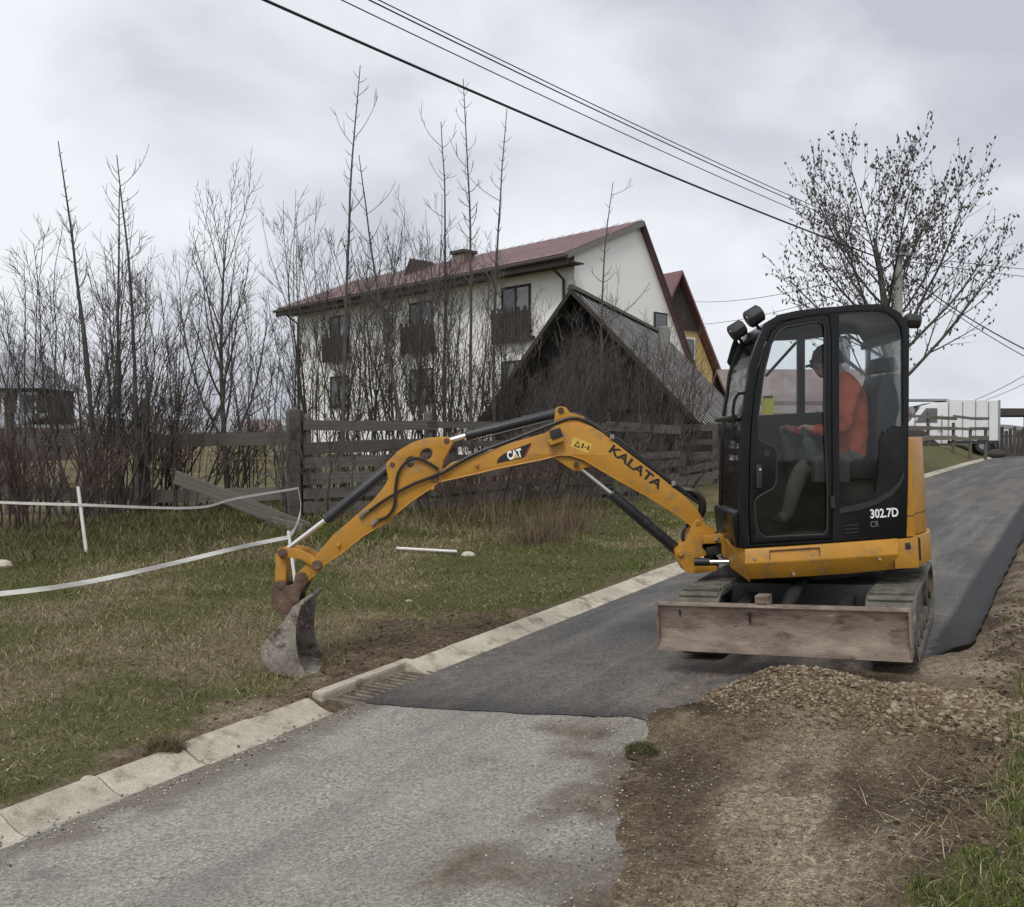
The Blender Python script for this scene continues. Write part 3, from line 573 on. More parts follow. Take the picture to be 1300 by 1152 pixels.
# ochre house behind, only its steep gable showing
B0 = Vector((9.0, 52, 0)); bg_, br = Vector((.8, .6, 0)), Vector((-.6, .8, 0))
yh = tag(empty('ochre_house', (B0.x, B0.y, .8)), 'ochre house with steep red roof and slim chimney behind the white one', 'house')
fnB = lambda x, y, z: B0 + bg_*x + br*y + Vector((0, 0, z))
mb = MB(); mb.prism([(-3, .5), (-3, 5.6), (0, 10.6), (3, 5.6), (3, .5)], 0, 9, fnB); add('wall', mb, MT['yellowwall'], yh)
for sg in (-1, 1):
    mb = MB(); mb.prism([(sg*3.5, 4.9), (0, 10.75), (0, 10.95), (sg*3.6, 5.0)], -.5, 9.3, fnB); add('roof', mb, MT['redroof'], yh)
mb = MB(); mb.prism([(-1.7, 7.8), (1.7, 7.8), (0, 10.5)], -.12, -.02, fnB); add('gable_cladding', mb, MT['brownwood'], yh)
mb = MB(); mb.prism([(.3, 6.2), (1.5, 6.2), (1.5, 7.4), (.3, 7.4)], -.06, -.02, fnB); w_ = add('window', mb, MT['white'], yh)
mb = MB(); mb.prism([(.4, 6.3), (1.4, 6.3), (1.4, 7.3), (.4, 7.3)], -.08, -.065, fnB); add('pane', mb, MT['pane'], w_)
mb = MB(); mb.box(B0 + bg_*3.0 + br*1.2 + Vector((0, 0, 6.4)), (.65, .65, 3.4)); c_ = add('chimney', mb.bevel(.03, 1), MT['brick'], yh)
mb = MB(); mb.box(B0 + bg_*3.0 + br*1.2 + Vector((0, 0, 8.15)), (.85, .85, .12)); add('chimney_cap', mb, MT['roofwood'], c_)

# ------------------------------------------------------------------ A-frame shed with board roof
S0 = Vector((1.75, 26, 0)); sr = Vector((.357, .934, 0)); sp_ = Vector((.934, -.357, 0)); ZP = 5.74
sh = tag(empty('board_shed', (S0.x, S0.y, .5)), 'dark old shed with steep grey board roof in front of the white house', 'shed')
fnS = lambda x, y, z: S0 + sp_*x + sr*y + Vector((0, 0, z))
zr = lambda x: ZP - (x*1.05 if x > 0 else -x*1.32)
mb = MB()
for k in range(14):   # upright gable boards with a dark gap between each
    x0 = -2.55 + k*.40; x1 = x0+.37
    if 7 <= k <= 10: zl = 2.5
    else: zl = .35
    me_ = MB(); me_.prism([(x0, zl), (x1, zl), (x1, zr(x1)-.1), (x0, zr(x0)-.1)] if x1*x0 > 0 else [(x0, zl), (x1, zl), (x1, zr(x1)-.1), (0, ZP-.1), (x0, zr(x0)-.1)], .3, .34, fnS); add('gable_board', me_, MT['blackwood'], sh)
mb = MB(); mb.prism([(-2.6, .4), (3.2, .4), (3.2, zr(3.2)-.2), (0, ZP-.2), (-2.6, zr(-2.6)-.2)], .42, 11.6, fnS); add('body', mb, MT['hose'], sh)
mb = MB(); mb.prism([(-2.9, zr(-2.9)), (0, ZP), (0, ZP+.06), (-2.95, zr(-2.9)+.06)], -.4, 12, fnS); add('roof', mb, MT['darkwood'], sh)
mb = MB(); mb.prism([(0, ZP-.05), (3.45, zr(3.45)-.05), (3.45, zr(3.45)), (0, ZP)], -.35, 11.9, fnS); lay = add('roof_underlay', mb, MT['blackwood'], sh)
for k in range(21):
    y0 = -.4 + k*.595; j = random.uniform(-.02, .02); l = random.uniform(3.40, 3.6); lift = random.uniform(0, .008)
    mb = MB(); mb.prism([(0, ZP+.01), (l, zr(l)+.01+lift), (l, zr(l)+.03+lift), (0, ZP+.03)], y0+j, y0+.24+j, fnS); add('roof_board', mb, MT['roofwood'], sh)
mb = MB(); mb.prism([(-.12, ZP+.0), (.12, ZP+.0), (.05, ZP+.14), (-.05, ZP+.14)], -.45, 12, fnS); add('ridge_cap', mb, MT['darkwood'], sh)
for x in (-2.9, 3.35):
    mb = MB(); mb.prism([(x, zr(x)-.12), (0, ZP-.12), (0, ZP+.05), (x, zr(x)+.05)], -.47, -.41, fnS); add('bargeboard', mb, MT['blackwood'], sh)
mb = MB(); mb.box(fnS(1.3, 5.5, 4.75), (.34, .34, 1.2)); add('vent_pipe', mb.bevel(.03, 1), MT['roofwood'], sh)

# ------------------------------------------------------------------ brown barn seen through the cab
bp = at(906, 560, 34); 
bn = tag(empty('brown_barn', (9.5, 35, .7)), 'low brown barn with dull red roof seen through the cab windows', 'barn')
mb = MB(); mb.box((11.2, 37, 1.9), (6.0, 5, 2.4)); add('wall', mb, MT['brick'], bn)
MT['barnroof'] = mat('dull_red_barn_roof', [(.17, .125, .12), (.22, .165, .155), (.26, .20, .185)], 1.5, .8, .2, 20, world=True)
mb = MB(); mb.prism([(34.0, 2.5), (37, 4.3), (40, 2.5), (40, 2.65), (37, 4.45), (34, 2.65)], 8.0, 14.4, lambda x, y, z: (y, x, z)); add('roof', mb, MT['barnroof'], bn)
mb = MB(); mb.box((12.95, 37, 4.9), (.42, .42, 1.7)); add('chimney', mb.bevel(.03, 1), MT['greyroof'], bn)
mb = MB(); mb.box((8.5, 34.48, 2.0), (.9, .04, .9)); w_ = add('window', mb, MT['white'], bn); mb = MB(); mb.box((8.5, 34.455, 2.0), (.72, .02, .72)); add('pane', mb, MT['pane'], w_)

# ------------------------------------------------------------------ low farm building far left
lb = tag(empty('farm_building', (-20, 38, .8)), 'low farm building with grey roof and white windows behind the thicket', 'building')
mb = MB(); mb.box((-26.4, 40.6, 1.35), (13, 4.4, 1.7)); add('wall', mb, MT['brick'], lb)
mb = MB(); mb.prism([(37.4, 2.15), (40.6, 2.75), (40.6, 2.85), (37.4, 2.25)], -33, -19.8, lambda x, y, z: (y, x, z)); add('lower_roof', mb, MT['greyroof'], lb)
mb = MB(); mb.box((-26.5, 42.2, 3.2), (12.6, 2.8, 1.6)); add('upper_wall', mb, MT['brownwood'], lb)
mb = MB(); mb.add([(-33, 40.2, 3.9), (-19.9, 40.2, 3.9), (-19.9, 44.2, 3.9), (-33, 44.2, 3.9), (-33, 42.3, 5.6), (-21.6, 42.3, 5.6)], [(0, 1, 5, 4), (1, 2, 5), (2, 3, 4, 5), (0, 3, 2, 1), (0, 4, 3)]); add('upper_roof', mb, MT['greyroof'], lb)
for x in (-20.9, -22.3, -23.7, -25.1, -26.6):
    mb = MB(); mb.box((x, 40.76, 3.2), (.85, .06, 1.1)); w_ = add('window', mb, MT['white'], lb); mb = MB(); mb.box((x, 40.72, 3.2), (.62, .03, .85)); add('pane', mb, MT['pane'], w_)

# distant cottages and trees on the horizon
for k, (px, Y, w, hh, rc) in enumerate(((462, 150, 9, 4.2, 'greyroof'), (505, 170, 10, 4.6, 'redroof'), (318, 190, 11, 5, 'barnroof'), (280, 160, 9, 4.2, 'greyroof'))):
    x = (px-650)/F*Y; e_ = tag(empty('distant_cottage', (x, Y, .98)), ['far pale cottage with grey roof glimpsed behind the left end of the white house', 'far pale cottage with red roof glimpsed below the white house', 'far pale cottage with dull red roof glimpsed left of the fence corner', 'far pale cottage with grey roof glimpsed through the middle thicket'][k], 'house', 'far cottages on the horizon')
    mb = MB(); mb.box((x, Y, .98+hh*.25), (w, 6, hh*.6)); add('wall', mb, MT['plaster'], e_)
    mb = MB(); mb.prism([(Y-3.6, .98+hh*.5), (Y+3.6, .98+hh*.5), (Y, .98+hh)], x-w/2-.4, x+w/2+.4, lambda a, b, c: (b, a, c)); add('roof', mb, MT[rc], e_)

# ------------------------------------------------------------------ plank fences
pm = []
for v in range(4):
    mb = MB(); n = 6; vs = []
    for i in range(n+1):
        x = i/n-.5; w = .5+.03*math.sin(v*3+i*1.7); dz = .04*math.sin(v*2.2+i*.9); vs += [(x+(.004*(v-1.5) if i in (0, n) else 0), -.5, dz-w), (x, .5, dz-w), (x, .5, dz+w), (x, -.5, dz+w)]
    fs = [(i*4+k, i*4+(k+1) % 4, i*4+4+(k+1) % 4, i*4+4+k) for i in range(n) for k in range(4)] + [(3, 2, 1, 0), (n*4, n*4+1, n*4+2, n*4+3)]
    mb.add(vs, fs); me = mb.mesh('plank'); me.materials.append(MT['wood']); pm.append(me)
postm = []
for v in range(3):
    mb = MB(); k = 8; mb.tube([(0, 0, 0), (.02*(v-1), .01, .5), (.03*(v-1), 0, 1), (.03*(v-1), 0, 1.02)], [.5, .48, .45, .36], k); me = mb.mesh('post', True); me.materials.append(MT['wood']); postm.append(me)
def plank(par, p0, p1, h, th=.03, name='plank'):
    p0, p1 = Vector(p0), Vector(p1); x = (p1-p0); l = x.length; x.normalize(); y = Vector((0, 0, 1)).cross(x).normalized(); z = x.cross(y)
    Mx = Matrix((x*l, y*th, z*h)).transposed().to_4x4(); Mx.translation = (p0+p1)/2; return add(name, random.choice(pm), None, par, Mx)
def post(par, x, y, h, r=.16, name='post'):
    return add(name, random.choice(postm), None, par, Matrix.Translation((x, y, gz(x, y)-.1)) @ Matrix.Rotation(random.uniform(0, 6), 4, 'Z') @ Matrix.Diagonal((r, r, h+.1, 1)))
def fence(name, pts, rows, ph, label, hgt=.15, jit=.06, skip=.04, off=.09, flat=None):
    gz = (lambda x, y: flat) if flat else globals()['gz']
    f = tag(empty(name, (*pts[0], gz(*pts[0]))), label, 'fence')
    for p in pts: post(f, p[0], p[1], ph*random.uniform(.95, 1.08))
    for (a, b) in zip(pts[:-1], pts[1:]):
        d = Vector((b[0]-a[0], b[1]-a[1], 0)).normalized(); nrm = Vector((d.y, -d.x, 0))*off
        for r in rows:
            if random.random() < skip: continue
            ja, jb = random.uniform(-jit, jit), random.uniform(-jit, jit)
            plank(f, Vector((a[0], a[1], gz(*a)+r+ja)) - d*.12 + nrm, Vector((b[0], b[1], gz(*b)+r+jb)) + d*.12 + nrm, hgt*random.uniform(.7, 1.3))
    return f
ln = lambda a, b, n: [(a[0]+(b[0]-a[0])*i/n, a[1]+(b[1]-a[1])*i/n) for i in range(n+1)]
FA = ln((-3.15, 14.5), (3.7, 21.5), 4)
fence('plank_fence', FA, [.14, .36, .60, .86, 1.14, 1.44], 1.62, 'weathered grey plank fence of many rows behind the excavator boom')
FB = ln((3.75, 21.6), (3.75+.515*19, 21.6+.857*19), 7)
fence('plank_fence', FB, [.2, .5, .8, 1.1, 1.45], 1.6, 'weathered plank fence climbing beside the road behind the cab')
FL = ln((-3.4, 14.55), (-8.3, 15.6), 2)
fence('rail_fence', FL, [.35, 1.22], 1.75, 'two-rail plank fence running left from the tall corner post', .17)
cp = tag(empty('fence_post', (-3.28, 14.35, gz(-3.28, 14.35))), 'thick dark corner post between the rail fence and the plank fence', 'post')
add('shaft', MB().box((-3.28, 14.35, gz(-3.28, 14.35)+.82), (.17, .17, 1.75)).bevel(.012, 1), MT['darkwood'], cp)
p0, p1 = at(222, 606, 13.9), at(392, 672, 13.5)
tag(plank(None, p0, p1, .19, .05, 'loose_plank'), 'loose grey plank leaning slantwise against the rail fence', 'plank')
p0, p1 = at(335, 655, 13.7), at(385, 690, 13.2); p0.z = gz(p0.x, p0.y)+.08; p1.z = gz(p1.x, p1.y)+.06
tag(plank(None, p0, p1, .16, .05, 'loose_plank'), 'short loose plank lying under the slanting one by the corner post', 'plank')
FC = [(18.2, 44.5), (19.8, 45.0), (21.2, 45.4), (22.2, 45.8), (23.2, 46.3)]
fence('pale_rail_fence', FC, [.35, .85, 1.35], 1.5, 'rail fence on the grass bank in front of the white truck', .17, skip=0, flat=1.42)
# gateway / carport with picket fence at far right
gt = tag(empty('carport', (26.5, 52, 1.2)), 'dark timber carport roof beam on posts at the road bend', 'carport')
mb = MB(); mb.box((28.0, 53, 3.22), (5.4, 3.0, .42)); add('roof', mb.bevel(.03, 1), MT['darkwood'], gt)
for x in (25.6, 28.3, 30.3): 
    mb = MB(); mb.box((x, 52, 2.0), (.22, .22, 2.4)); add('post', mb, MT['darkwood'], gt)
    mb = MB(); mb.tube([(x, 52, 2.4), (x+.6, 52, 3.05)], .07, 6); add('brace', mb, MT['darkwood'], gt)
pf = tag(empty('picket_fence', (27, 51, 1.0)), 'dark upright board fence under the carport beam', 'fence')
for k in range(24):
    x = 25.0+k*.23; hh = 1.35+.12*math.sin(k*2.1); mb = MB(); mb.prism([(x, .6), (x+.19, .6), (x+.19, 1.0+hh-.08), (x+.095, 1.0+hh), (x, 1.0+hh-.08)], 51.5, 51.54); add('board', mb, MT['darkwood'], pf)
mb = MB(); mb.box((27.7, 51.57, 1.9), (5.6, .05, .1)); add('rail', mb, MT['darkwood'], pf)
st = tag(add('mossy_stone', MB().sphere((25.6, 50.0, .95), .36, 10, 7, (1.5, .9, .75)), MT['darkwood'], smooth=True), 'mossy boulder on the grass by the end of the kerb', 'stone')

# ------------------------------------------------------------------ bare shrubs, saplings, tree
def rdir(d, ang, az=None):
    d = d.normalized(); a = d.orthogonal().normalized(); b = d.cross(a); az = random.uniform(0, 6.283) if az is None else az
    return (d*math.cos(ang) + (a*math.cos(az)+b*math.sin(az))*math.sin(ang)).normalized()
def limb(mb, p, d, l, r, n, wob, up, sides, taper=.25):
    pts = [p.copy()]; dirs = [d.copy()]; rr = [r]
    for i in range(n):
        d = (d + Vector((random.gauss(0, wob), random.gauss(0, wob), random.gauss(0, wob)+up))).normalized(); p = p + d*(l/n); pts.append(p.copy()); dirs.append(d.copy()); rr.append(r*(1-(1-taper)*(i+1)/n))
    mb.tube(pts, rr, sides, False); return pts, dirs, rr
def along(pts, dirs, rr, f):
    n = len(pts)-1; k = min(int(f*n), n-1); a = f*n-k; return pts[k].lerp(pts[k+1], a), dirs[k].lerp(dirs[k+1], a).normalized(), rr[k]*(1-a)+rr[k+1]*a
def shrub(name, px, Y, h, stems, spread, label, matl, cat='shrub', dens=1.35, base_r=.75, rs=.018, group='bare shrubs along the plank fence'):
    x = (px-650)/F*Y; zb = gz(x, Y); root = tag(empty(name, (x, Y, zb)), label, cat, group); S, Tw = MB(), MB()
    for s in range(int(stems*1.4)):
        a = random.uniform(0, 6.283); q = Vector((x, Y, zb-.05)) + Vector((math.cos(a)*1.3, math.sin(a)*.7, 0))*base_r*math.sqrt(random.random())
        lean = abs(random.gauss(0, spread)); l = h*random.uniform(.6, 1.02); d = Vector((math.cos(a)*math.sin(lean), math.sin(a)*math.sin(lean), math.cos(lean)))
        r = rs*random.uniform(.6, 1.25); P = limb(S, q, d, l, r, 9, .07, .05, 5, .18)
        for b in range(int(random.randint(8, 12)*dens)):
            f = random.uniform(.22, .97); p, dd, rr = along(*P, f); bl = l*random.uniform(.16, .36)*(1.15-f)
            Q = limb(Tw, p, rdir(dd, random.uniform(.45, .85)), bl+.12, max(.0045, rr*.5), 4, .10, .13, 3, .4)
            for c in range(random.randint(3, 5)):
                g = random.uniform(.2, .95); p2, d2, r2 = along(*Q, g); limb(Tw, p2, rdir(d2, random.uniform(.4, .9)), random.uniform(.12, .42)*(1.2-g)+.05, .0040, 2, .1, .15, 3, .6)
    add('stems', S, matl, root, smooth='full'); tag(add('twigs', Tw, matl, root), kind='stuff'); return root
def sapling(px, Y, h, label, top=None, group='tall bare saplings above the shrubs', r=.045):
    x = (px-650)/F*Y; zb = gz(x, Y); root = tag(empty('bare_sapling', (x, Y, zb)), label, 'sapling', group); S, Tw = MB(), MB()
    P = limb(S, Vector((x, Y, zb-.05)), Vector((random.uniform(-.03, .03), 0, 1)), h, r, 14, .028, .06, 6, .16)
    k = .46
    while k < .985:
        p, d, rr = along(*P, k); az = random.uniform(0, 6.283) if random.random() < .5 else random.choice((0., 3.14)) + random.uniform(-.4, .4)
        lng = random.random() < .2; bl = (random.uniform(.7, 1.5) if lng else random.uniform(.15, .5))*(1.1-.5*k)
        for sg in (0, math.pi):
            if random.random() < .2: continue
            p_, d_, r_ = along(*P, min(.99, k+random.uniform(-.012, .012))); b_ = bl*random.uniform(.35, 1.3); Q = limb(Tw, p_, Vector((math.cos(az+sg+random.uniform(-.5, .5)), math.sin(az+sg)*.8, random.uniform(.1, .9))).normalized(), b_, max(.006, rr*.42), 5, random.uniform(.02, .09), random.uniform(.12, .30), 4, .5)
            for c_ in range(int(b_*4)):
                p2, d2, r2 = along(*Q, random.uniform(.3, .95)); limb(Tw, p2, rdir(d2, random.uniform(.4, .8)), random.uniform(.08, .28), .005, 3, .05, .2, 3, .6)
        k += random.uniform(.025, .055)*5.0/h
    add('trunk', S, MT['bark'], root, smooth='full'); tag(add('twigs', Tw, MT['bark'], root), kind='stuff'); return root
B_, BR = MT['bark'], MT['barkred']
for a in [
    (15, 17, 4.4, 6, .30, 'bare shrub at the left edge before the farm building', B_),
    (70, 15.6, 4.7, 9, .30, 'wide bare shrub left of the dense thicket', B_),
    (112, 15.0, 4.9, 19, .28, 'densest bare shrub of the left thicket, behind the white stake', B_),
    (160, 15.4, 4.6, 20, .24, 'dense bare shrub in the middle of the left thicket', B_),
    (205, 15.0, 3.1, 18, .30, 'lower dense bare shrub at the right side of the left thicket', BR),
    (245, 15.6, 2.2, 11, .30, 'low bare shrub joining the left thicket to the slim tree', BR),
    (25, 13.4, 1.5, 22, .5, 'low reddish bramble bush at the left edge above the tape', BR),
    (338, 17.0, 4.6, 5, .16, 'thin bare shrub between the slim tree and the house', B_),
    (365, 17.5, 4.3, 5, .16, 'thin bare shrub in front of the house corner', B_),
    (408, 17.0, 5.3, 13, .2, 'bare shrub before the left windows of the house', B_),
    (455, 17.4, 5.7, 15, .18, 'bare shrub right of the tallest left sapling', B_),
    (500, 17.2, 5.9, 16, .18, 'bare shrub between the left and middle balconies', B_),
    (548, 17.8, 5.8, 14, .18, 'bare shrub before the middle balcony', B_),
    (588, 18.4, 5.4, 16, .2, 'bare shrub before the chimney side of the house', B_),
    (630, 18.6, 4.9, 16, .24, 'bare shrub below the right balcony', B_),
    (668, 19.4, 3.6, 13, .28, 'twiggy bare shrub at the left foot of the shed', BR),
    (712, 20.0, 3.7, 13, .26, 'twiggy bare shrub before the shed gable', B_),
    (758, 20.4, 4.3, 18, .24, 'tall twiggy bare shrub before the shed ridge', B_),
    (800, 21.6, 4.0, 18, .26, 'bare shrub before the shed roof boards', B_),
    (838, 22.4, 3.0, 14, .28, 'low bare shrub at the right foot of the shed', BR),
    (425, 14.6, 1.7, 9, .35, 'low twiggy shrub before the left end of the plank fence', B_),
    (560, 15.6, 1.5, 10, .4, 'low twiggy shrub before the middle of the plank fence', BR),
    (640, 16.4, 1.9, 12, .35, 'low brown shrub behind the boom logo', BR),
    (705, 17.4, 1.8, 12, .35, 'low brown shrub behind the boom knee', BR),
    (775, 18.8, 1.8, 11, .35, 'low brown shrub behind the boom lettering', B_),
    (830, 20.2, 1.7, 9, .35, 'low shrub before the right end of the plank fence', B_)]:
    shrub('bare_shrub', *a)
for a in [(124, 14.6, 5.9, 'tall bare sapling rising highest from the left thicket'), (150, 15.2, 5.4, 'slim bare sapling between the two tallest of the left thicket'), (174, 14.8, 5.8, 'tall bare sapling on the right of the left thicket'),
          (433, 15.6, 7.55, 'tallest bare sapling, left of the house middle, with paired curved twigs'), (521, 16.6, 6.2, 'slim straight bare sapling beside the middle balcony'), (567, 17.2, 6.9, 'bare sapling with forked top left of the chimney'),
          (600, 17.4, 7.9, 'tall bare sapling reaching up to the thick cable'), (626, 17.8, 7.3, 'straight bare sapling right of the one reaching the cable'), (763, 19.8, 6.6, 'thin bare sapling rising in front of the gable wall')]:
    sapling(*a)

def tree(name, x, Y, h, label, levels, matl, trunk_r, first, cat='tree', buds=None, tilt=0, crown=(1, 1)):
    zb = gz(x, Y); root = tag(empty(name, (x, Y, zb)), label, cat); S, Br, Bd = MB(), MB(), MB(); tips = []
    P = limb(S, Vector((x, Y, zb-.1)), Vector((tilt, 0, 1)), h*levels['trunk'], trunk_r, 8, .03, .03, 9, levels['ttaper'])
    def rec(Pp, lev, l):
        n = levels['n'][lev]
        for i in range(n):
            f = levels['f0'][lev] + (1-levels['f0'][lev])*((i+random.random())/n); p, d, r = along(*Pp, min(f, .995))
            ang = levels['ang'][lev]*random.uniform(.75, 1.2)*(1.25-.5*f); ll = l*random.uniform(.75, 1.15)*(1.25-.62*f)
            Q = limb(Br, p, rdir(d, ang, i*2.4+random.uniform(-.5, .5)), ll, max(levels['rmin'], r*levels['rk'][lev]), (7, 5, 4, 3)[lev], levels['wob'], levels['up'][lev], (6, 4, 3, 3)[lev], .3)
            if lev+1 < len(levels['n']): rec(Q, lev+1, ll*levels['lk'][lev])
            if lev >= len(levels['n'])-2: tips.append(Q)
    rec(P, 0, h*first); add('trunk', S, matl, root, smooth='full'); tag(add('branches', Br, matl, root), kind='stuff')
    if buds:
        for Q in tips:
            for k in range(buds):
                p, d, r = along(*Q, random.uniform(.15, 1)); s = random.uniform(.03, .075); w = s*random.uniform(.35, .6)
                dn = Vector((random.gauss(0, .45), random.gauss(0, .45), random.choice((-1, -1, .8)))).normalized(); a = dn.orthogonal().normalized(); b = dn.cross(a); c = p + dn*s*.9
                Bd.add([c-dn*s, c+a*w, c+b*w, c-a*w, c-b*w, c+dn*s*1.1], [(0, 1, 2), (0, 2, 3), (0, 3, 4), (0, 4, 1), (5, 2, 1), (5, 3, 2), (5, 4, 3), (5, 1, 4)])
        o = add('buds', Bd, MT['bud'], root); o['kind'] = 'stuff'
    return root
random.seed(5)
tree('budding_tree', 12.0, 29.5, 10.7, 'large rounded tree full of dark buds behind the cab', dict(trunk=.70, ttaper=.2, n=[24, 11, 5], f0=[.30, .16, .15], ang=[.98, .55, .55], lk=[.44, .5], rk=[.36, .5, .5], rmin=.008, wob=.04, up=[.075, .07, .05]), MT['barkg'], .25, .46, buds=3)
random.seed(19)
tree('slim_bare_tree', (290-650)/F*15.6, 15.6, 4.9, 'slim bare tree standing alone behind the rail fence', dict(trunk=.92, ttaper=.2, n=[16, 8, 3], f0=[.22, .2, .2], ang=[.55, .55, .6], lk=[.38, .5], rk=[.55, .5, .6], rmin=.005, wob=.05, up=[.13, .12, .1]), B_, .055, .42)

# ------------------------------------------------------------------ utility pole and cables
px_, py_ = 11.55, 28.3; zb = gz(px_, py_)
up = tag(empty('utility_pole', (px_, py_, zb)), 'grey concrete utility pole standing before the budding tree', 'utility pole')
MT['polec'] = mat('pole_concrete', [(.27, .265, .25), (.36, .35, .335)], 5, .9, .2, 40)
ZT = 7.55
add('shaft', MB().tube([(px_, py_, zb-.3), (px_, py_, ZT)], [.14, .10], 10), MT['polec'], up, smooth=True)
add('cross_arm', MB().box((px_, py_-.16, ZT-.35), (.9, .08, .08)), MT['greyroof'], up)
for dx in (-.4, -.13, .13, .4): add('insulator', MB().tube([(px_+dx, py_-.16, ZT-.31), (px_+dx, py_-.16, ZT-.24), (px_+dx, py_-.16, ZT-.18)], [.025, .05, .03], 8), MT['brownwood'], up)
def cable(p0, p1, sag, r, label, n=28):
    p0, p1 = Vector(p0), Vector(p1); pts = [p0.lerp(p1, i/n) - Vector((0, 0, sag*4*(i/n)*(1-i/n))) for i in range(n+1)]
    return tag(add('overhead_cable', MB().tube(pts, r, 5), MT['hose'], smooth='full'), label, 'cable', 'overhead cables')
top = lambda dx, dz=-.18: (px_+dx, py_-.16, ZT+dz)
def thr(px, py, Y, ext, end):   # passes a measured point and runs on behind the camera's left
    a = at(px, py, Y); return a
def line_from(px, py, Y, end, k=.9): a = at(px, py, Y) + Vector((0, 0, .17)); return a + (a-Vector(end))*k
for (px, py, dx, dz, r, lab, sag) in ((335, 0, -.4, -.55, .022, 'thickest black overhead cable, lowest of the bundle', .22), (433, 0, -.13, -.28, .009, 'thin overhead wire just above the thick cable', .22), (468, 0, .13, -.18, .011, 'second overhead wire from the top', .22), (480, 0, .4, -.18, .009, 'topmost overhead wire of the bundle', .22)):
    e_ = top(dx, dz); cable(line_from(px, py, 12.5, e_, .35), e_, sag, r, lab)
for a, b, sag, r, lab in ((top(.1, -.9), at(1440, 500, 22), .35, .018, 'slack service cable dropping right from the pole'), (top(.1, -1.0), at(1440, 515, 24), .35, .012, 'second slack service cable under the first, right of the pole'),
        (top(0, -.4), at(1440, 352, 60), .1, .014, 'upper faint wire leaving the tree to the right'), (top(0, -.55), at(1440, 364, 60), .1, .014, 'lower faint wire leaving the tree to the right'),
        (top(0, -.6), tuple(B0 + bg_*1 + Vector((0, 0, 9.4))), .4, .012, 'faint wire from the pole to the ochre gable'), (top(0, -.9), tuple(B0 + bg_*2 + Vector((0, 0, 8.2))), .3, .012, 'second faint wire from the pole to the ochre gable'),
        (at(1238, 508, 51), at(1420, 395, 36), .3, .016, 'wire rising right from the white truck'), (at(1252, 508, 51), at(1420, 412, 38), .3, .014, 'lower of the wires rising right behind the truck')):
    cable(a, b, sag, r, lab)

# ------------------------------------------------------------------ white truck on the bank
tr = tag(empty('white_truck', (21.5, 51, 1.0)), 'white box truck with roof beacon bar parked behind the rail fence', 'truck')
TZ = 1.0; MT['truck'] = mat('truck_white', [(.66, .67, .68), (.74, .75, .76)], 1, .4, world=True); MT['truckdark'] = mat('truck_dark_plastic', [(.03, .03, .033)], 4, .6)  # second one is plain dark plastic for bumper, skirt, seams, mirror and wheels
fT = lambda x, y, z: (x, 51.0+y, TZ+z)
mb = MB(); mb.prism([(23.6, .65), (26.3, .65), (26.3, 2.85), (23.6, 2.9)], 0, 2.0, fT); add('box_body', mb.bevel(.04, 2), MT['truck'], tr)
mb = MB(); mb.prism([(20.6, .5), (23.55, .5), (23.55, 2.75), (22.9, 2.72), (22.2, 2.55), (21.5, 1.65), (20.7, 1.45), (20.55, .9)], .05, 1.95, fT); add('cab', mb.bevel(.06, 2), MT['truck'], tr, smooth=True)
mb = MB(); mb.prism([(21.75, 1.65), (22.95, 1.65), (22.95, 2.42), (22.35, 2.42)], .02, .045, fT); add('side_window', mb, MT['pane'], tr)
mb = MB(); mb.add([fT(21.5, .2, 1.72), fT(21.5, 1.8, 1.72), fT(22.15, 1.75, 2.55), fT(22.15, .25, 2.55)], [(0, 1, 2, 3)]); 
mb.v = [(v[0]-.05, v[1], v[2]+.02) for v in mb.v]; add('windscreen', mb, MT['pane'], tr)
mb = MB(); mb.box(fT(22.6, 1.0, 2.88), (2.2, 1.3, .12)); add('beacon_bar', mb.bevel(.02, 1), MT['greyroof'], tr)
for x_ in (24.3, 25.0, 25.7): add('panel_rib', MB().box(fT(x_, -.012, 1.75), (.05, .02, 2.0)), MT['greyroof'], tr)
for x_ in (21.75, 23.2): add('door_seam', MB().box(fT(x_, .03, 1.3), (.025, .05, 1.5)), MT['truckdark'], tr)
add('skirt', MB().box(fT(24.9, .1, .58), (2.6, .3, .18)), MT['truckdark'], tr); add('bumper', MB().box(fT(20.6, 1.0, .62), (.22, 1.95, .3)).bevel(.03, 1), MT['truckdark'], tr)
add('headlight', MB().box(fT(20.58, .3, 1.12), (.12, .4, .2)).bevel(.03, 1), MT['pane'], tr); add('rear_edge', MB().box(fT(26.27, -.02, 1.75), (.1, .05, 2.2)), MT['greyroof'], tr)
mb = MB(); mb.box(fT(23.1, -.04, 1.3), (.25, .05, .05)); add('door_handle', mb, MT['truckdark'], tr)
for x in (21.3, 25.4):
    mb = MB(); mb.tube([fT(x, -.02, .42), fT(x, .25, .42)], .42, 18); w_ = add('wheel', mb.bevel(.03, 1), MT['truckdark'], tr); mb = MB(); mb.tube([fT(x, -.035, .42), fT(x, -.015, .42)], .23, 14); add('rim', mb, MT['greyroof'], w_)
mb = MB(); mb.box(fT(21.15, -.25, 1.75), (.12, .3, .35)); add('mirror', mb.bevel(.02, 1), MT['truckdark'], tr)
# dark covered pile beside it
tp = tag(add('covered_pile', MB().prism([(18.9, .7), (18.9, 1.9), (19.6, 2.35), (20.6, 2.15), (21.3, 1.5), (21.5, .7)], 47, 49).bevel(.15, 2), MT['darkwood'], smooth=True), 'dark tarpaulin-covered heap left of the truck behind the cab', 'heap')
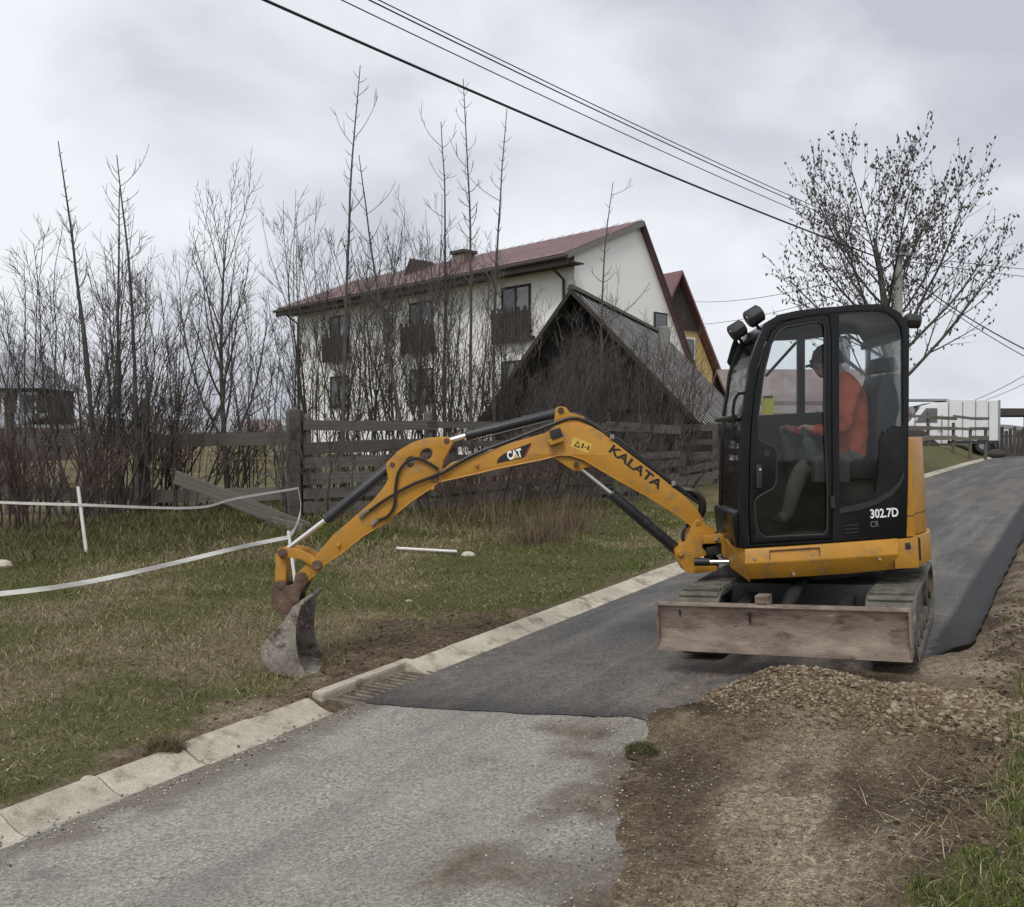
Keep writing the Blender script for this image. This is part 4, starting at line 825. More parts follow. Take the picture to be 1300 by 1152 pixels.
# car nose at the right edge of the picture
cr_ = tag(empty('white_car', (29.8, 55, .85)), 'white car cut off by the right edge on the far road', 'car')
fC = lambda x, y, z: (29.4+y, 54.5+x, .88+z)
mb = MB(); mb.prism([(0, .3), (.05, .75), (.9, .92), (1.5, 1.42), (3.0, 1.45), (3.9, .95), (4.1, .35)], 0, 1.7, fC); add('body', mb.bevel(.08, 2), MT['truck'], cr_, smooth=True)
mb = MB(); mb.add([fC(.92, .15, .98), fC(.92, 1.55, .98), fC(1.45, 1.4, 1.42), fC(1.45, .3, 1.42)], [(0, 1, 2, 3)]); mb.v = [(v[0], v[1]-.04, v[2]+.03) for v in mb.v]; add('windscreen', mb, MT['pane'], cr_)
for y in (0, 1.5):
    for x in (.8, 3.3):
        mb = MB(); mb.tube([fC(x, y-.02, .32), fC(x, y+.22, .32)], .32, 14); add('wheel', mb, MT['truckdark'], cr_)
    mb = MB(); mb.box(fC(-.01, y+.1, .62), (.3, .06, .14)); add('headlight', mb.bevel(.02, 1), MT['pane'], cr_)

# ------------------------------------------------------------------ barrier tape and stakes
MT['tape'] = mat('white_tape', [(.62, .61, .57), (.74, .73, .70)], 5, .7)
def ribbon(name, pts, w, label, twist=0):
    pts = [Vector(p) for p in pts]; mb = MB(); n = len(pts); vs = []
    for i, p in enumerate(pts):
        d = (pts[min(i+1, n-1)]-pts[max(i-1, 0)]).normalized(); z = Vector((0, 0, 1)); s = d.cross(z).normalized(); a = twist*math.sin(i*.9)*.5+.15; ax = (z*math.cos(a)+s*math.sin(a))*w/2; th = s*.0012
        vs += [p-ax-th, p+ax-th, p+ax+th, p-ax+th]
    fs = [(i*4+k, i*4+(k+1) % 4, i*4+4+(k+1) % 4, i*4+4+k) for i in range(n-1) for k in range(4)]; mb.add(vs, fs); return tag(add(name, mb, MT['tape']), label, 'tape', 'white barrier tape')
def spline(pts, n):
    P = [Vector(p) for p in pts]; P = [P[0]*2-P[1]] + P + [P[-1]*2-P[-2]]; o = []
    for i in range(1, len(P)-2):
        for k in range(n):
            t = k/n; a, b, c, d = P[i-1:i+3]; o.append(.5*((2*b)+(c-a)*t+(2*a-5*b+4*c-d)*t*t+(3*b-a-3*c+d)*t**3))
    o.append(P[-2]); return o
s1b = at(111, 712, 11.3); s1t = at(99, 618, 11.35); s1b.z = gz(s1b.x, s1b.y)-.1
st_ = tag(empty('tape_stake', s1b), 'white stake leaning in the grass on the left carrying the upper tape', 'stake', 'white tape stakes'); add('shaft', MB().tube([s1b, s1t], .020, 8), MT['tape'], st_, smooth=True)
s2b = at(386, 798, 7.9); s2t = at(366, 674, 8.0); s2b.z = gz(s2b.x, s2b.y)-.12
st_ = tag(empty('tape_stake', s2b), 'white stake standing behind the bucket where the tapes meet', 'stake', 'white tape stakes'); add('shaft', MB().tube([s2b, s2t], .014, 8), MT['tape'], st_, smooth=True)
ribbon('barrier_tape', spline([at(-140, 631, 12.2), at(0, 638, 11.8), at(99, 641, 11.3), at(245, 645, 12.4), at(300, 633, 13.2), at(379, 620, 14.2)], 6), .034, 'upper white tape from the left edge past the stake to the corner post')
ribbon('barrier_tape', spline([at(379, 621, 14.2), at(382, 645, 12.2), at(376, 668, 9.8), at(367, 682, 8.0)], 6), .034, 'drooping white tape from the corner post to the stake behind the bucket', .4)
ribbon('barrier_tape', spline([at(367, 682, 8.0), at(300, 696, 7.5), at(200, 720, 6.9), at(100, 741, 6.4), at(0, 754, 6.0), at(-140, 765, 5.6)], 6), .032, 'lower white tape sagging from the stake behind the bucket to the left edge', .5)
p0, p1 = at(504, 702, 12.1), at(580, 708, 11.9); p0.z = gz(p0.x, p0.y)+.05; p1.z = gz(p1.x, p1.y)+.05
tag(add('fallen_stake', MB().tube([p0, p1], .018, 8), MT['tape']), 'white stake lying flat in the grass below the boom', 'stake')
for k, (px, py, s, lab) in enumerate(((594, 708, .07, 'pale stone at the end of the fallen stake'), (2, 721, .09, 'white stone in the grass at the left edge'), (519, 750, .03, 'small white stone in the grass below the boom'), (112, 985, .03, 'small pale stone behind the kerb at lower left'))):
    Y = {0: 11.8, 1: 10.1, 2: 9.3, 3: 4.7}[k]; p = at(px, py, Y); p.z = gz(p.x, p.y)+s*.3; mb = MB(); mb.sphere(p, s, 9, 6, (1.3, .9, .7)); tag(add('pale_stone', mb, MT['concrete'], smooth=True), lab, 'stone')
# ------------------------------------------------------------------ mini excavator
CX, CY = 2.27, 7.06; cu, ct = ut(CX, CY); CZ = .016 + .025*ct - .002
CM = .050; gx = .025*DX + CM*DY; gy = .025*DY - CM*DX
UPV = Vector((-gx, -gy, 1)).normalized()
def frame(fwd):
    x = Vector(fwd); x = (x-UPV*x.dot(UPV)).normalized(); y = UPV.cross(x); Mx = Matrix((x, y, UPV)).transposed().to_4x4(); Mx.translation = (CX, CY, CZ); return Mx
E = frame((-math.cos(R(3)), math.sin(R(3)), 0))          # upper structure: faces left, a little away
U_ = frame((-math.sin(R(27)), -math.cos(R(27)), 0))      # undercarriage: blade towards the viewer
Bm = frame((-math.cos(R(1)), math.sin(R(1)), 0))                                   # boom, swung slightly
ex = tag(empty('mini_excavator', None, E), 'yellow and black mini excavator standing on the new asphalt, bucket on the verge', 'excavator')
tr_ = lambda pts, Mx, y: [on_frame(px, py, Mx, y) for px, py in pts]
def part(name, mb, m, Mx=E, par=ex, smooth=True, bev=None, seg=2):
    if bev: mb.bevel(bev, seg)
    return add(name, mb, MT[m] if isinstance(m, str) else m, par, Mx, smooth)
def shrink(loop, d):
    n = len(loop); cx = sum(p[0] for p in loop)/n; cz = sum(p[1] for p in loop)/n; o = []
    ar = sum(loop[i][0]*loop[(i+1) % n][1]-loop[(i+1) % n][0]*loop[i][1] for i in range(n)); sg = 1 if ar > 0 else -1
    for i in range(n):
        a, b, c = Vector(loop[i-1]), Vector(loop[i]), Vector(loop[(i+1) % n]); e1 = (b-a).normalized(); e2 = (c-b).normalized(); nn = Vector((-e1.y-e2.y, e1.x+e2.x))*sg
        nn = nn.normalized()*(d/max(.5, nn.length/2)) if nn.length > 1e-6 else Vector((0, 0)); o.append(tuple(b+nn))
    return o
YN, YF = .72, -.12
outer_px = [(938, 652), (939.6, 586), (941.7, 532), (944.4, 512), (948, 491), (951, 466), (955.6, 449), (962, 432), (967, 421), (975, 408), (989, 399.5), (1011, 394.6), (1039, 391), (1060, 389.5), (1082, 387), (1116, 386), (1130, 389), (1143, 397), (1151, 408), (1154.5, 419), (1154, 505), (1153, 613), (1151, 682), (1056, 689), (949, 696.5), (940, 695)]
door_px = [(950, 650), (951, 586), (953, 540), (957, 500), (963, 466), (970, 440), (979, 420), (994, 409), (1012, 404), (1040, 400.5), (1053, 400.5), (1056, 430), (1057, 600), (1057, 685), (952, 692)]
dglass_px = [(985, 427), (990, 420), (998, 415.5), (1039, 408.5), (1046, 412), (1047, 420), (1046.5, 530), (1050.5, 627), (1050, 671), (1046, 678.5), (972, 682), (963, 676), (959, 662), (958, 638), (962.5, 631), (981, 620.5), (985.4, 613), (986, 574.4), (982, 569), (966, 562), (962, 556), (962, 530), (969, 477), (979, 437)]
rwin_px = [(1065.5, 398), (1082, 396), (1115, 395), (1127, 398), (1137, 405), (1144, 416), (1146.5, 430), (1147, 541), (1135, 541), (1122, 548), (1117, 560), (1115, 600), (1112, 626), (1065.5, 640)]
outer = tr_(outer_px, E, YN); door = tr_(door_px, E, YN); dg = tr_(dglass_px, E, YN); rw = tr_(rwin_px, E, YN)
mb = MB(); mb.prism([outer, door, rw], YN-.055, YN)
farw = [tr_([(934, 528), (941.7, 477), (947, 449), (953, 437), (962, 434), (1011, 432), (1011, 527)], E, YF), tr_([(1020, 432), (1078, 424), (1090, 426), (1097, 436), (1099, 450), (1098, 480), (1090, 527), (1020, 527)], E, YF)]
mb.prism([outer] + farw, YF, YF+.05)
top_i = range(8, 20); P_ = [outer[i] for i in top_i]; cen = Vector((outer[13][0], outer[13][1]-.9))
inn = [tuple(Vector(p) + (cen-Vector(p)).normalized()*.055) for p in P_]
mb.prism(P_ + inn[::-1], YF+.05, YN-.055)
cab = part('cab_frame', mb, 'black', bev=.008)
# rear wall below and above the rear window
rx = outer[20][0]; zlo = outer[22][1]; zw0 = on_frame(1150, 541, E, .3)[1]; zw1 = on_frame(1150, 436, E, .3)[1]
mb = MB(); mb.prism([(rx, zlo), (rx+.05, zlo), (rx+.05, zw0), (rx, zw0)], YF+.05, YN-.055); mb.prism([(rx-.002, zw1), (rx+.05, zw1), (rx+.05, outer[19][1]), (rx-.002, outer[19][1])], YF+.05, YN-.055); part('rear_panel', mb, 'black', par=cab)
GL = glass_mat('tinted_cab_glass', (.93, .95, .95), .021); GL2 = glass_mat('front_glass', (.93, .95, .95), .04)
part('rear_window', MB().prism([(rx+.02, zw0-.01), (rx+.026, zw0-.01), (rx+.026, zw1+.01), (rx+.02, zw1+.01)], YF+.05, YN-.055), GL, smooth=False)
dm = MB().prism([shrink(door, .006), dg], YN-.04, YN+.006); dr = part('door', dm, 'black', bev=.006)
part('door_glass', MB().prism([shrink(dg, -.008)], YN-.02, YN-.015), GL, par=dr, smooth=False)
rim = MB(); rim.tube([(p[0], YN+.004, p[1]) for p in dg + dg[:1]], .006, 6, False); part('door_seal', rim, 'dark', par=dr)
q = tr_([(960, 590), (967, 590), (967, 620), (960, 620)], E, YN+.01); part('handle', MB().prism(q, YN+.004, YN+.022), 'dark', par=dr, bev=.004)
q = on_frame(964, 596, E, YN); part('key_barrel', MB().tube([(q[0], YN+.02, q[1]), (q[0], YN+.030, q[1])], .008, 10), 'chrome', par=dr)
q = on_frame(973, 576, E, YN); part('lock', MB().tube([(q[0], YN+.0, q[1]), (q[0], YN+.012, q[1])], .022, 14), 'dark', par=dr); 
q = on_frame(1056, 637, E, YN); part('hinge', MB().tube([(q[0], YN+.015, q[1]-.04), (q[0], YN+.015, q[1]+.04)], .016, 10), 'dark', par=dr)
part('side_window', MB().prism([shrink(rw, -.008)], YN-.02, YN-.015), GL, smooth=False)
for w_ in farw: part('far_window', MB().prism([shrink(w_, -.008)], YF+.02, YF+.025), GL, smooth=False)
q = tr_([(1065.5, 645), (1090, 640), (1112, 633.5), (1130, 623), (1141, 611), (1146, 600), (1148, 603), (1143, 616), (1132, 629), (1113, 640), (1090, 648), (1065.5, 652)], E, YN); part('trim_strip', MB().prism(q, YN+.001, YN+.008), 'dark', par=cab)
for k in range(3): q = tr_([(1072, 667+k*4.6), (1090, 665.5+k*4.6), (1090, 667+k*4.6), (1072, 668.5+k*4.6)], E, YN); part('vent_slot', MB().prism(q, YN+.001, YN+.006), 'dark', par=cab)
# windscreen, front lower panel
W_ = [outer[i] for i in range(0, 9)]; part('windscreen', MB().prism([(p[0]-.012, p[1]) for p in W_] + [(p[0]-.018, p[1]) for p in W_[::-1]], YF+.05, YN-.055), GL2, smooth=False)
zb_ = outer[0][1]; xb = outer[0][0]; z0_ = outer[24][1]
part('front_panel', MB().prism([(xb-.04, z0_), (xb+.02, z0_), (xb+.035, zb_-.02), (xb+.02, zb_+.005), (xb-.04, zb_+.005)], YF-.01, YN-.06), 'black', par=cab, bev=.01)
part('front_crossbar', MB().tube([(xb-.02, YF+.05, on_frame(938, 531, E, .3)[1]), (xb-.02, YN-.055, on_frame(938, 531, E, .3)[1])], .02, 8), 'black', par=cab)
mbx = MB(); 
q = [on_frame(px, py, E, .66) for px, py in ((951, 498), (937, 500), (932, 508), (930.5, 520), (930, 560))]; part('grab_rail', MB().tube([(q[0][0], YN-.02, q[0][1])] + [(a, YN-.05, b) for a, b in q[1:]], .011, 8), 'black', par=cab)
q = tr_([(933, 427), (928, 442), (923, 460), (929, 469), (934, 455), (938, 436)], E, YF); part('mirror_bracket', MB().prism(q, YF-.01, YF+.0), 'black', par=cab)
# interior
fl_ = shrink(outer, .03); zf = farw[0][0][1]; part('side_lining', MB().prism([(rx+.06, zlo+.03), (xb-.05, z0_+.03), (xb-.05, zf-.01), (rx+.06, zf-.01)], YF+.052, YF+.06), 'interior', par=cab, smooth=False)
part('cab_floor', MB().prism([(rx+.03, zlo), (xb-.03, z0_), (xb-.03, z0_+.04), (rx+.03, zlo+.04)], YF+.05, YN-.06), 'interior', par=cab)
SY0, SY1 = .07, .52
st = part('seat', MB().prism(tr_([(1046, 588), (1094, 584), (1125, 586), (1124, 606), (1048, 608)], E, .3), SY0, SY1), 'dark', bev=.025)
part('backrest', MB().prism(tr_([(1103, 590), (1100, 540), (1102, 500), (1108, 478), (1120, 476), (1128, 500), (1131, 520), (1126, 538), (1124, 590)], E, .3), SY0+.02, SY1-.02), 'dark', par=st, bev=.03)
part('headrest', MB().prism(tr_([(1106, 474), (1110, 455), (1121, 456), (1126, 474)], E, .3), .17, .42), 'dark', par=st, bev=.02)
part('seat_base', MB().prism(tr_([(1055, 610), (1122, 608), (1122, 655), (1060, 660)], E, .3), SY0+.05, SY1-.05), 'interior', par=st, bev=.01)
part('console', MB().prism(tr_([(1030, 580), (1075, 574), (1075, 612), (1030, 612)], E, .58), .56, .66), 'interior', bev=.015)
part('console', MB().prism(tr_([(1000, 572), (1060, 566), (1060, 612), (1000, 612)], E, 0), -.05, .05), 'interior', bev=.015)
for (a, b, yy) in (((1034, 585), (1020, 546), .50), ((1006, 584), (993, 542), .06)):
    p, q = on_frame(*a, E, yy), on_frame(*b, E, yy); n = 9; pts = [(p[0]+(q[0]-p[0])*i/n, yy, p[1]+(q[1]-p[1])*i/n) for i in range(n+1)]
    rr = [.052-.003*i + (.008 if i % 2 else 0) for i in range(7)] + [.018, .024, .022]; part('control_lever', MB().tube(pts, rr, 12), 'interior')
MT['note'] = mat('yellow_notice', [(.48, .44, .08)], 5, .7); MT['notehead'] = mat('notice_head', [(.05, .05, .03)], 5, .7)
q = tr_([(969, 503), (983, 503), (982, 527), (966, 526)], E, YN-.03); nt_ = part('notice', MB().prism(q, YN-.028, YN-.026), 'note', smooth=False)
q = tr_([(969, 503), (981, 502.4), (981, 505.5), (969, 506)], E, YN-.03); part('notice_header', MB().prism(q, YN-.0255, YN-.0245), 'notehead', par=nt_, smooth=False)
p, q = on_frame(972, 478, E, YF+.1), on_frame(1010, 436, E, YF+.1); part('gas_strut', MB().tube([(p[0], YF+.1, p[1]), (q[0], YF+.1, q[1])], .011, 8), 'hose')
# work lights on the roof front
for (cx, cy, yy) in ((958.5, 401, .50), (937, 419, .02)):
    c = on_frame(cx, cy, E, yy); dv = Vector((.86, 0, -.5)); c3 = Vector((c[0], yy, c[1]))
    wl = part('work_light', MB().tube([c3-dv*.055, c3-dv*.045, c3+dv*.05, c3+dv*.062], [.045, .062, .066, .060], 8), 'dark', bev=.004)
    part('lens', MB().tube([c3+dv*.060, c3+dv*.066], .052, 12), 'pane', par=wl); part('stem', MB().tube([c3-Vector((0, 0, .05)), c3-Vector((.04, 0, .13))], .012, 6), 'black', par=wl)
c = on_frame(1158, 407, E, .35); c3 = Vector((c[0], .35, c[1])); wl = part('work_light', MB().tube([c3+Vector((.05, 0, 0)), c3+Vector((.03, 0, 0)), c3-Vector((.05, 0, .012))], [.04, .055, .05], 8), 'dark', bev=.004)
# yellow side skirt, with crease
rows = [tr_([(946, 697.5), (1010, 693.6), (1075, 689), (1141, 684)], E, .735), tr_([(945.5, 716), (1010, 712.5), (1075, 708.5), (1140.5, 704)], E, .755), tr_([(951, 736), (1010, 733.2), (1075, 729), (1138, 723)], E, .705)]
ys = [.735, .757, .70]; mb = MB(); vs = []; fs = []
for r, y in zip(rows, ys): vs += [(p[0], y, p[1]) for p in r]
for r, y in zip(rows, ys): vs += [(p[0], .60, p[1]) for p in r]
for a in range(2):
    for i in range(3): fs.append((a*4+i, a*4+i+1, a*4+i+5, a*4+i+4))
for i in range(3): fs += [(i, 12+i, 13+i, i+1), (8+i, 9+i, 21+i, 20+i)]
for a in range(2): fs += [(a*4, a*4+4, 16+a*4, 12+a*4), (a*4+3, 15+a*4, 19+a*4, a*4+7)]
mb.add(vs, fs); sk_ = part('side_skirt', mb, 'yellow', bev=.008)
q = tr_([(976, 699.5), (1041, 695), (1041, 728.5), (976, 733)], E, .745)
mb = MB(); cc = tr_([(977, 699), (1041, 695), (1041, 709), (977, 713)], E, .752); mb.prism([cc, shrink(cc, .004)], .735, .7535); part('hatch_seam', mb, 'rust', par=sk_)
for px, py in ((1008, 729), (1117, 710), (958, 709)): q = on_frame(px, py, E, .76); part('bolt', MB().tube([(q[0], .70, q[1]), (q[0], .762, q[1])], .010, 8), 'chrome', par=sk_)
zt, zbm = rows[0][1][1], rows[2][1][1]
# front chamfer between skirt and swing bracket
fx = rows[0][0][0]; mb = MB(); mb.add([(fx, .735, zt-.01), (fx+.0, .757, zt-.11), (fx-.03, .70, zbm-.02), (fx+.07, .30, zt+.03), (fx+.03, .30, zbm+.03), (fx-.06, .3, zt-.0), (fx-.05, .3, zbm)], [(0, 1, 3), (1, 2, 4), (1, 4, 3), (0, 3, 5), (2, 6, 4)]); part('front_cowl', mb, 'yellow', smooth=False)
part('deck', MB().prism([(-.58, zbm+.06), (fx-.02, zbm+.01), (fx-.02, zt-.01), (-.58, zt+.0)], -.70, .62), 'hose')
# rounded tail: counterweight and engine cover
def tail(name, z0, z1, r, a0, a1, m, par=ex, n=20, bev=.02, y1=.735):
    xi = rx-.006; pts = [(xi, y1)]; 
    for i in range(n+1): a = R(a0+(a1-a0)*i/n); pts.append((r*math.cos(a), r*math.sin(a)))
    pts += [(xi, -.70)]; mb = MB(); mb.prism(pts, z0, z1, lambda x, y, z: (x, z, y)); return part(name, mb, m, par=par, bev=bev)
zl1 = on_frame(1155, 683, E, .7)[1]; zl0 = on_frame(1155, 720.5, E, .7)[1]; zu1 = on_frame(1162, 557, E, .6)[1]
cw = tail('counterweight', zl0, zl1, .825, 116, 240, 'yellow'); hd = tail('engine_cover', zl1+.008, zu1, .805, 119, 240, 'yellow', bev=.03, y1=.69)
q = tail('panel_seam', on_frame(1160, 653, E, .6)[1]-.004, on_frame(1160, 653, E, .6)[1]+.004, .8065, 119, 200, 'rust', par=hd, bev=None, y1=.692)
part('latch', MB().prism(tr_([(1149, 690), (1156, 689), (1157, 697), (1150, 698)], E, .745), .715, .742), 'dark', par=cw, bev=.003)
a_ = R(122); q = on_frame(1168, 582, E, .6)[1]; part('lifting_recess', MB().tube([(.79*math.cos(a_)-.05, .60, q-.07), (.79*math.cos(a_)-.07, .60, q), (.79*math.cos(a_)-.05, .60, q+.06)], .028, 10), 'hose', par=hd)
part('tank_cover', MB().prism([(-.5, zt), (fx-.05, zt), (fx-.12, zt+.45), (-.5, zt+.55)], -.70, YF-.02), 'yellow', bev=.03)
# lettering
def text(name, s, h, Mx, m, par, sx=.7, bold=.02, ext=.0015):
    c = bpy.data.curves.new(name, 'FONT'); c.body = s; c.size = h/.70; c.extrude = ext; c.offset = bold*h; c.resolution_u = 3; o = bpy.data.objects.new(name, c); scene.collection.objects.link(o)
    dg_ = bpy.context.evaluated_depsgraph_get(); me = bpy.data.meshes.new_from_object(o.evaluated_get(dg_)); bpy.data.objects.remove(o); bpy.data.curves.remove(c)
    for v in me.vertices: v.co.x *= sx
    me.materials.clear(); return add(name, me, MT[m] if isinstance(m, str) else m, par, Mx)
def text_matrix(Mx, p0, p1, y, lean=0):
    a, b = Vector((p0[0], 0, p0[1])), Vector((p1[0], 0, p1[1])); x = (b-a).normalized(); n = Vector((0, 1, 0)); z = n; yv = z.cross(x)
    T_ = Matrix((x, yv, z)).transposed().to_4x4(); T_.translation = (p0[0], y, p0[1]); return Mx @ T_
def fit(me, w):
    xs = [v.co.x for v in me.vertices]; k = w/(max(xs)-min(xs)); x0 = min(xs)
    for v in me.vertices: v.co.x = (v.co.x-x0)*k
MT['lw'] = mat('white_lettering', [(.80, .80, .78)], 4, .6); MT['lk'] = mat('black_lettering', [(.012, .011, .010)], 4, .6); MT['lg'] = mat('grey_lettering', [(.13, .13, .13)], 4, .6)
p0, p1 = on_frame(1105, 658, E, YN), on_frame(1140.5, 655.5, E, YN); o = text('model_lettering', '302.7D', .058, text_matrix(E, p0, p1, YN+.004), 'lw', cab, .7, .03); fit(o.data, (Vector(p0)-Vector(p1)).length)
p0, p1 = on_frame(1105, 669.5, E, YN), on_frame(1116, 668.7, E, YN); o = text('variant_lettering', 'CR', .040, text_matrix(E, p0, p1, YN+.004), 'lg', cab, .7, .01); fit(o.data, (Vector(p0)-Vector(p1)).length)

# ---- boom group (frame Bm)
b2 = lambda pts, y=.075: tr_(pts, Bm, y)
b1 = lambda px, py, y=0: on_frame(px, py, Bm, y)
def b3(px, py, y=0): q = b1(px, py, y); return Vector((q[0], y, q[1]))
boom_px = [(557, 612.5), (553, 606), (557, 600), (574, 587), (614.5, 575), (648, 562.6), (692, 550), (706, 541), (717, 537), (734, 536), (751, 541.5), (764, 549), (801.5, 578), (835, 603), (852, 617), (869, 630), (883, 644), (891, 656), (893.5, 665), (890, 671.5), (884, 673), (878, 668.5), (861, 655), (844, 644), (818.5, 628.6), (784.6, 610), (760, 595.5), (740, 583.5), (723, 578.3), (709, 578.4), (692, 583), (675, 586.5), (635, 594.5), (599, 603)]
bo = part('boom', MB().prism(b2(boom_px), -.075, .075), 'yellow', Bm, bev=.006)
# lower flange bead that catches the light
low = [boom_px[i] for i in range(21, 34)] + [boom_px[0]]; part('boom_flange', MB().tube([(a, .076, b) for a, b in b2(low)], .006, 6, True), 'yellow', Bm, par=bo)
part('cylinder_lug', MB().prism(b2([(701, 580), (712, 577), (752, 590), (750, 593.5), (743, 594), (737, 598), (730, 598), (724.5, 595.6)], .05), -.05, .05), 'yellow', Bm, par=bo, bev=.005)
part('top_bracket', MB().prism(b2([(703, 540), (705, 519), (710, 516), (718, 517), (724, 524), (741, 529), (748, 541), (730, 537)], .045), -.045, .045), 'yellow', Bm, par=bo, bev=.005)
def pin(px, py, y, r, m='rust', par=bo, name='pin'):
    p = b3(px, py, y); return part(name, MB().tube([(p.x, -y, p.z), (p.x, y, p.z)], r, 14), m, Bm, par=par, bev=.004, seg=1)
pin(887, 665, .10, .030, 'yellow'); pin(732, 590, .085, .020); pin(712, 521, .06, .022)
# arm with two cut-outs
arm_px = [(388, 741), (379, 742), (374, 734), (378, 727), (399, 708), (423, 679), (444, 661.5), (472, 637), (487.6, 618), (493, 607.7), (490, 594), (491, 587), (505, 573), (522, 562.6), (539.7, 556.5), (560, 554.5), (568, 555), (573, 558.5), (574, 564), (569, 573), (563, 584), (561, 594), (564, 603), (560, 610), (545, 621.6), (522, 637), (487.6, 665), (461.5, 680.6), (435.5, 701.5), (414.7, 715), (407.7, 722), (397, 733)]
def disc(px, py, rx_, ry_, rot=0, n=14): return [(px+rx_*math.cos(2*math.pi*k/n)*math.cos(rot)-ry_*math.sin(2*math.pi*k/n)*math.sin(rot), py+rx_*math.cos(2*math.pi*k/n)*math.sin(rot)+ry_*math.sin(2*math.pi*k/n)*math.cos(rot)) for k in range(n)]
arm = MB(); arm.prism([b2(arm_px), b2(disc(520.5, 587, 6, 8.5, .6)), b2(disc(541, 577, 7, 9, .9))], -.078, .078); ar = part('arm', arm, 'yellow', Bm, bev=.005)
part('arm_flange', MB().tube([(a, .079, b) for a, b in b2(arm_px[23:32])], .006, 6), 'yellow', Bm, par=ar)
pin(552, 607, .095, .030, 'rust', ar); pin(498, 590, .085, .020, 'rust', ar); pin(567, 560, .085, .022, 'rust', ar); pin(401.6, 718, .115, .036, 'rust', ar); pin(382, 733, .115, .036, 'rust', ar)
for px, py in ((430, 692), (605, 590), (549, 620)): p = b3(px, py, .078); part('grease_boss', MB().tube([(p.x, .07, p.z), (p.x, .10, p.z)], .016, 10), 'yellow', Bm, par=ar if px < 560 else bo, bev=.004)
def ram(name, a, b, c, rb, rr_, y=0):   # rod from a to b, barrel from b to c
    A_, B2, C_ = b3(*a, y), b3(*b, y), b3(*c, y); d = (C_-B2).normalized()
    o = part(name, MB().tube([B2, B2+d*.012, B2+d*.03, C_-d*.02, C_], [rb*.9, rb*1.08, rb, rb, rb*.8], 18), 'cylb', Bm); part('rod', MB().tube([A_, B2], rr_, 14), 'chrome', Bm, par=o)
    part('feed_pipe', MB().tube([B2+d*.05+Vector((0, .02, -rb*1.3)), C_-d*.06+Vector((0, .02, -rb*1.3))], .008, 6), 'hose', Bm, par=o); part('gland', MB().tube([B2+d*.035, B2+d*.055], rb*1.12, 18), 'cylb', Bm, par=o); return o
ram('arm_cylinder', (567, 560.5), (591, 553.5), (707, 524.5), .036, .020)
ram('bucket_cylinder', (358, 702.5), (413, 660.5), (497, 591), .038, .019)
ram('boom_cylinder', (734, 592), (775.5, 626), (866, 703), .040, .014)
p = b3(820, 663, .06); part('cylinder_clamp', MB().tube([b3(817, 660.5), b3(822, 665)], .046, 16), 'cylb', Bm)
# bucket linkage
for y in (.085, -.105):
    lk = MB(); up_ = b2([(352, 698), (360, 694.5), (378, 697), (393, 703), (404, 711), (408, 719), (401, 724), (394, 717), (382, 710), (366, 707.5), (357, 711)], .095); lk.prism(up_, y, y+.02); part('guide_link', lk, 'yellow', Bm, par=ar, bev=.003)
part('bucket_link', MB().prism(b2([(350, 703), (364, 703), (362.5, 742), (361, 748), (351, 748), (348.5, 742)], .06), -.06, .06), 'yellow', Bm, par=ar, bev=.006)
pin(358, 702.5, .12, .036, 'rust', ar); pin(355.5, 744, .115, .034, 'rust', ar)
# bucket
BW = .30
side = [(383, 765), (379, 780), (376, 796), (375, 812), (378, 834), (387, 855), (391.6, 860.5), (377, 860.5), (350.5, 856.5), (337, 846), (330.5, 832.5), (331.5, 822), (339, 811), (360, 789), (372, 770)]
sd = b2(side, BW)
bk = part('bucket', MB().prism(b2(side, BW), BW-.016, BW), 'steel', Bm, bev=.003)
part('side_plate', MB().prism(sd, -BW, -BW+.016), 'steel', Bm, par=bk, bev=.003)
shell = [sd[i] for i in (6, 7, 8, 9, 10, 11, 12, 13, 14)]; sin_ = shrink(sd, .016); shi = [sin_[i] for i in (6, 7, 8, 9, 10, 11, 12, 13, 14)]
part('shell', MB().prism(shell + shi[::-1], -BW+.016, BW-.016), 'steel', Bm, par=bk)
lp = sd[6]; part('cutting_edge', MB().prism([(lp[0]+.07, lp[1]-.010), (lp[0]-.03, lp[1]-.004), (lp[0]-.03, lp[1]+.006), (lp[0]+.07, lp[1]+.016)], -BW-.012, BW+.012), 'steel', Bm, par=bk, bev=.003)
part('throat_bar', MB().tube([(sd[0][0], -BW, sd[0][1]), (sd[0][0], BW, sd[0][1])], .016, 10), 'steel', Bm, par=bk)
for y in (-.11, .085): part('ear', MB().prism(b2([(345, 746), (350, 738), (358, 737), (364, 744), (372, 742), (375, 730), (383, 726), (390, 732), (388, 742), (381, 756), (379, 770), (366, 781), (352, 778), (345, 764)], .1), y, y+.025), 'rust', Bm, par=bk, bev=.004)
part('coupler_block', MB().prism(b2([(350, 756), (366, 752), (379, 748), (376, 764), (366, 777), (350, 777), (346, 766)], .06), -.06, .06), 'rust', Bm, par=bk, bev=.012)
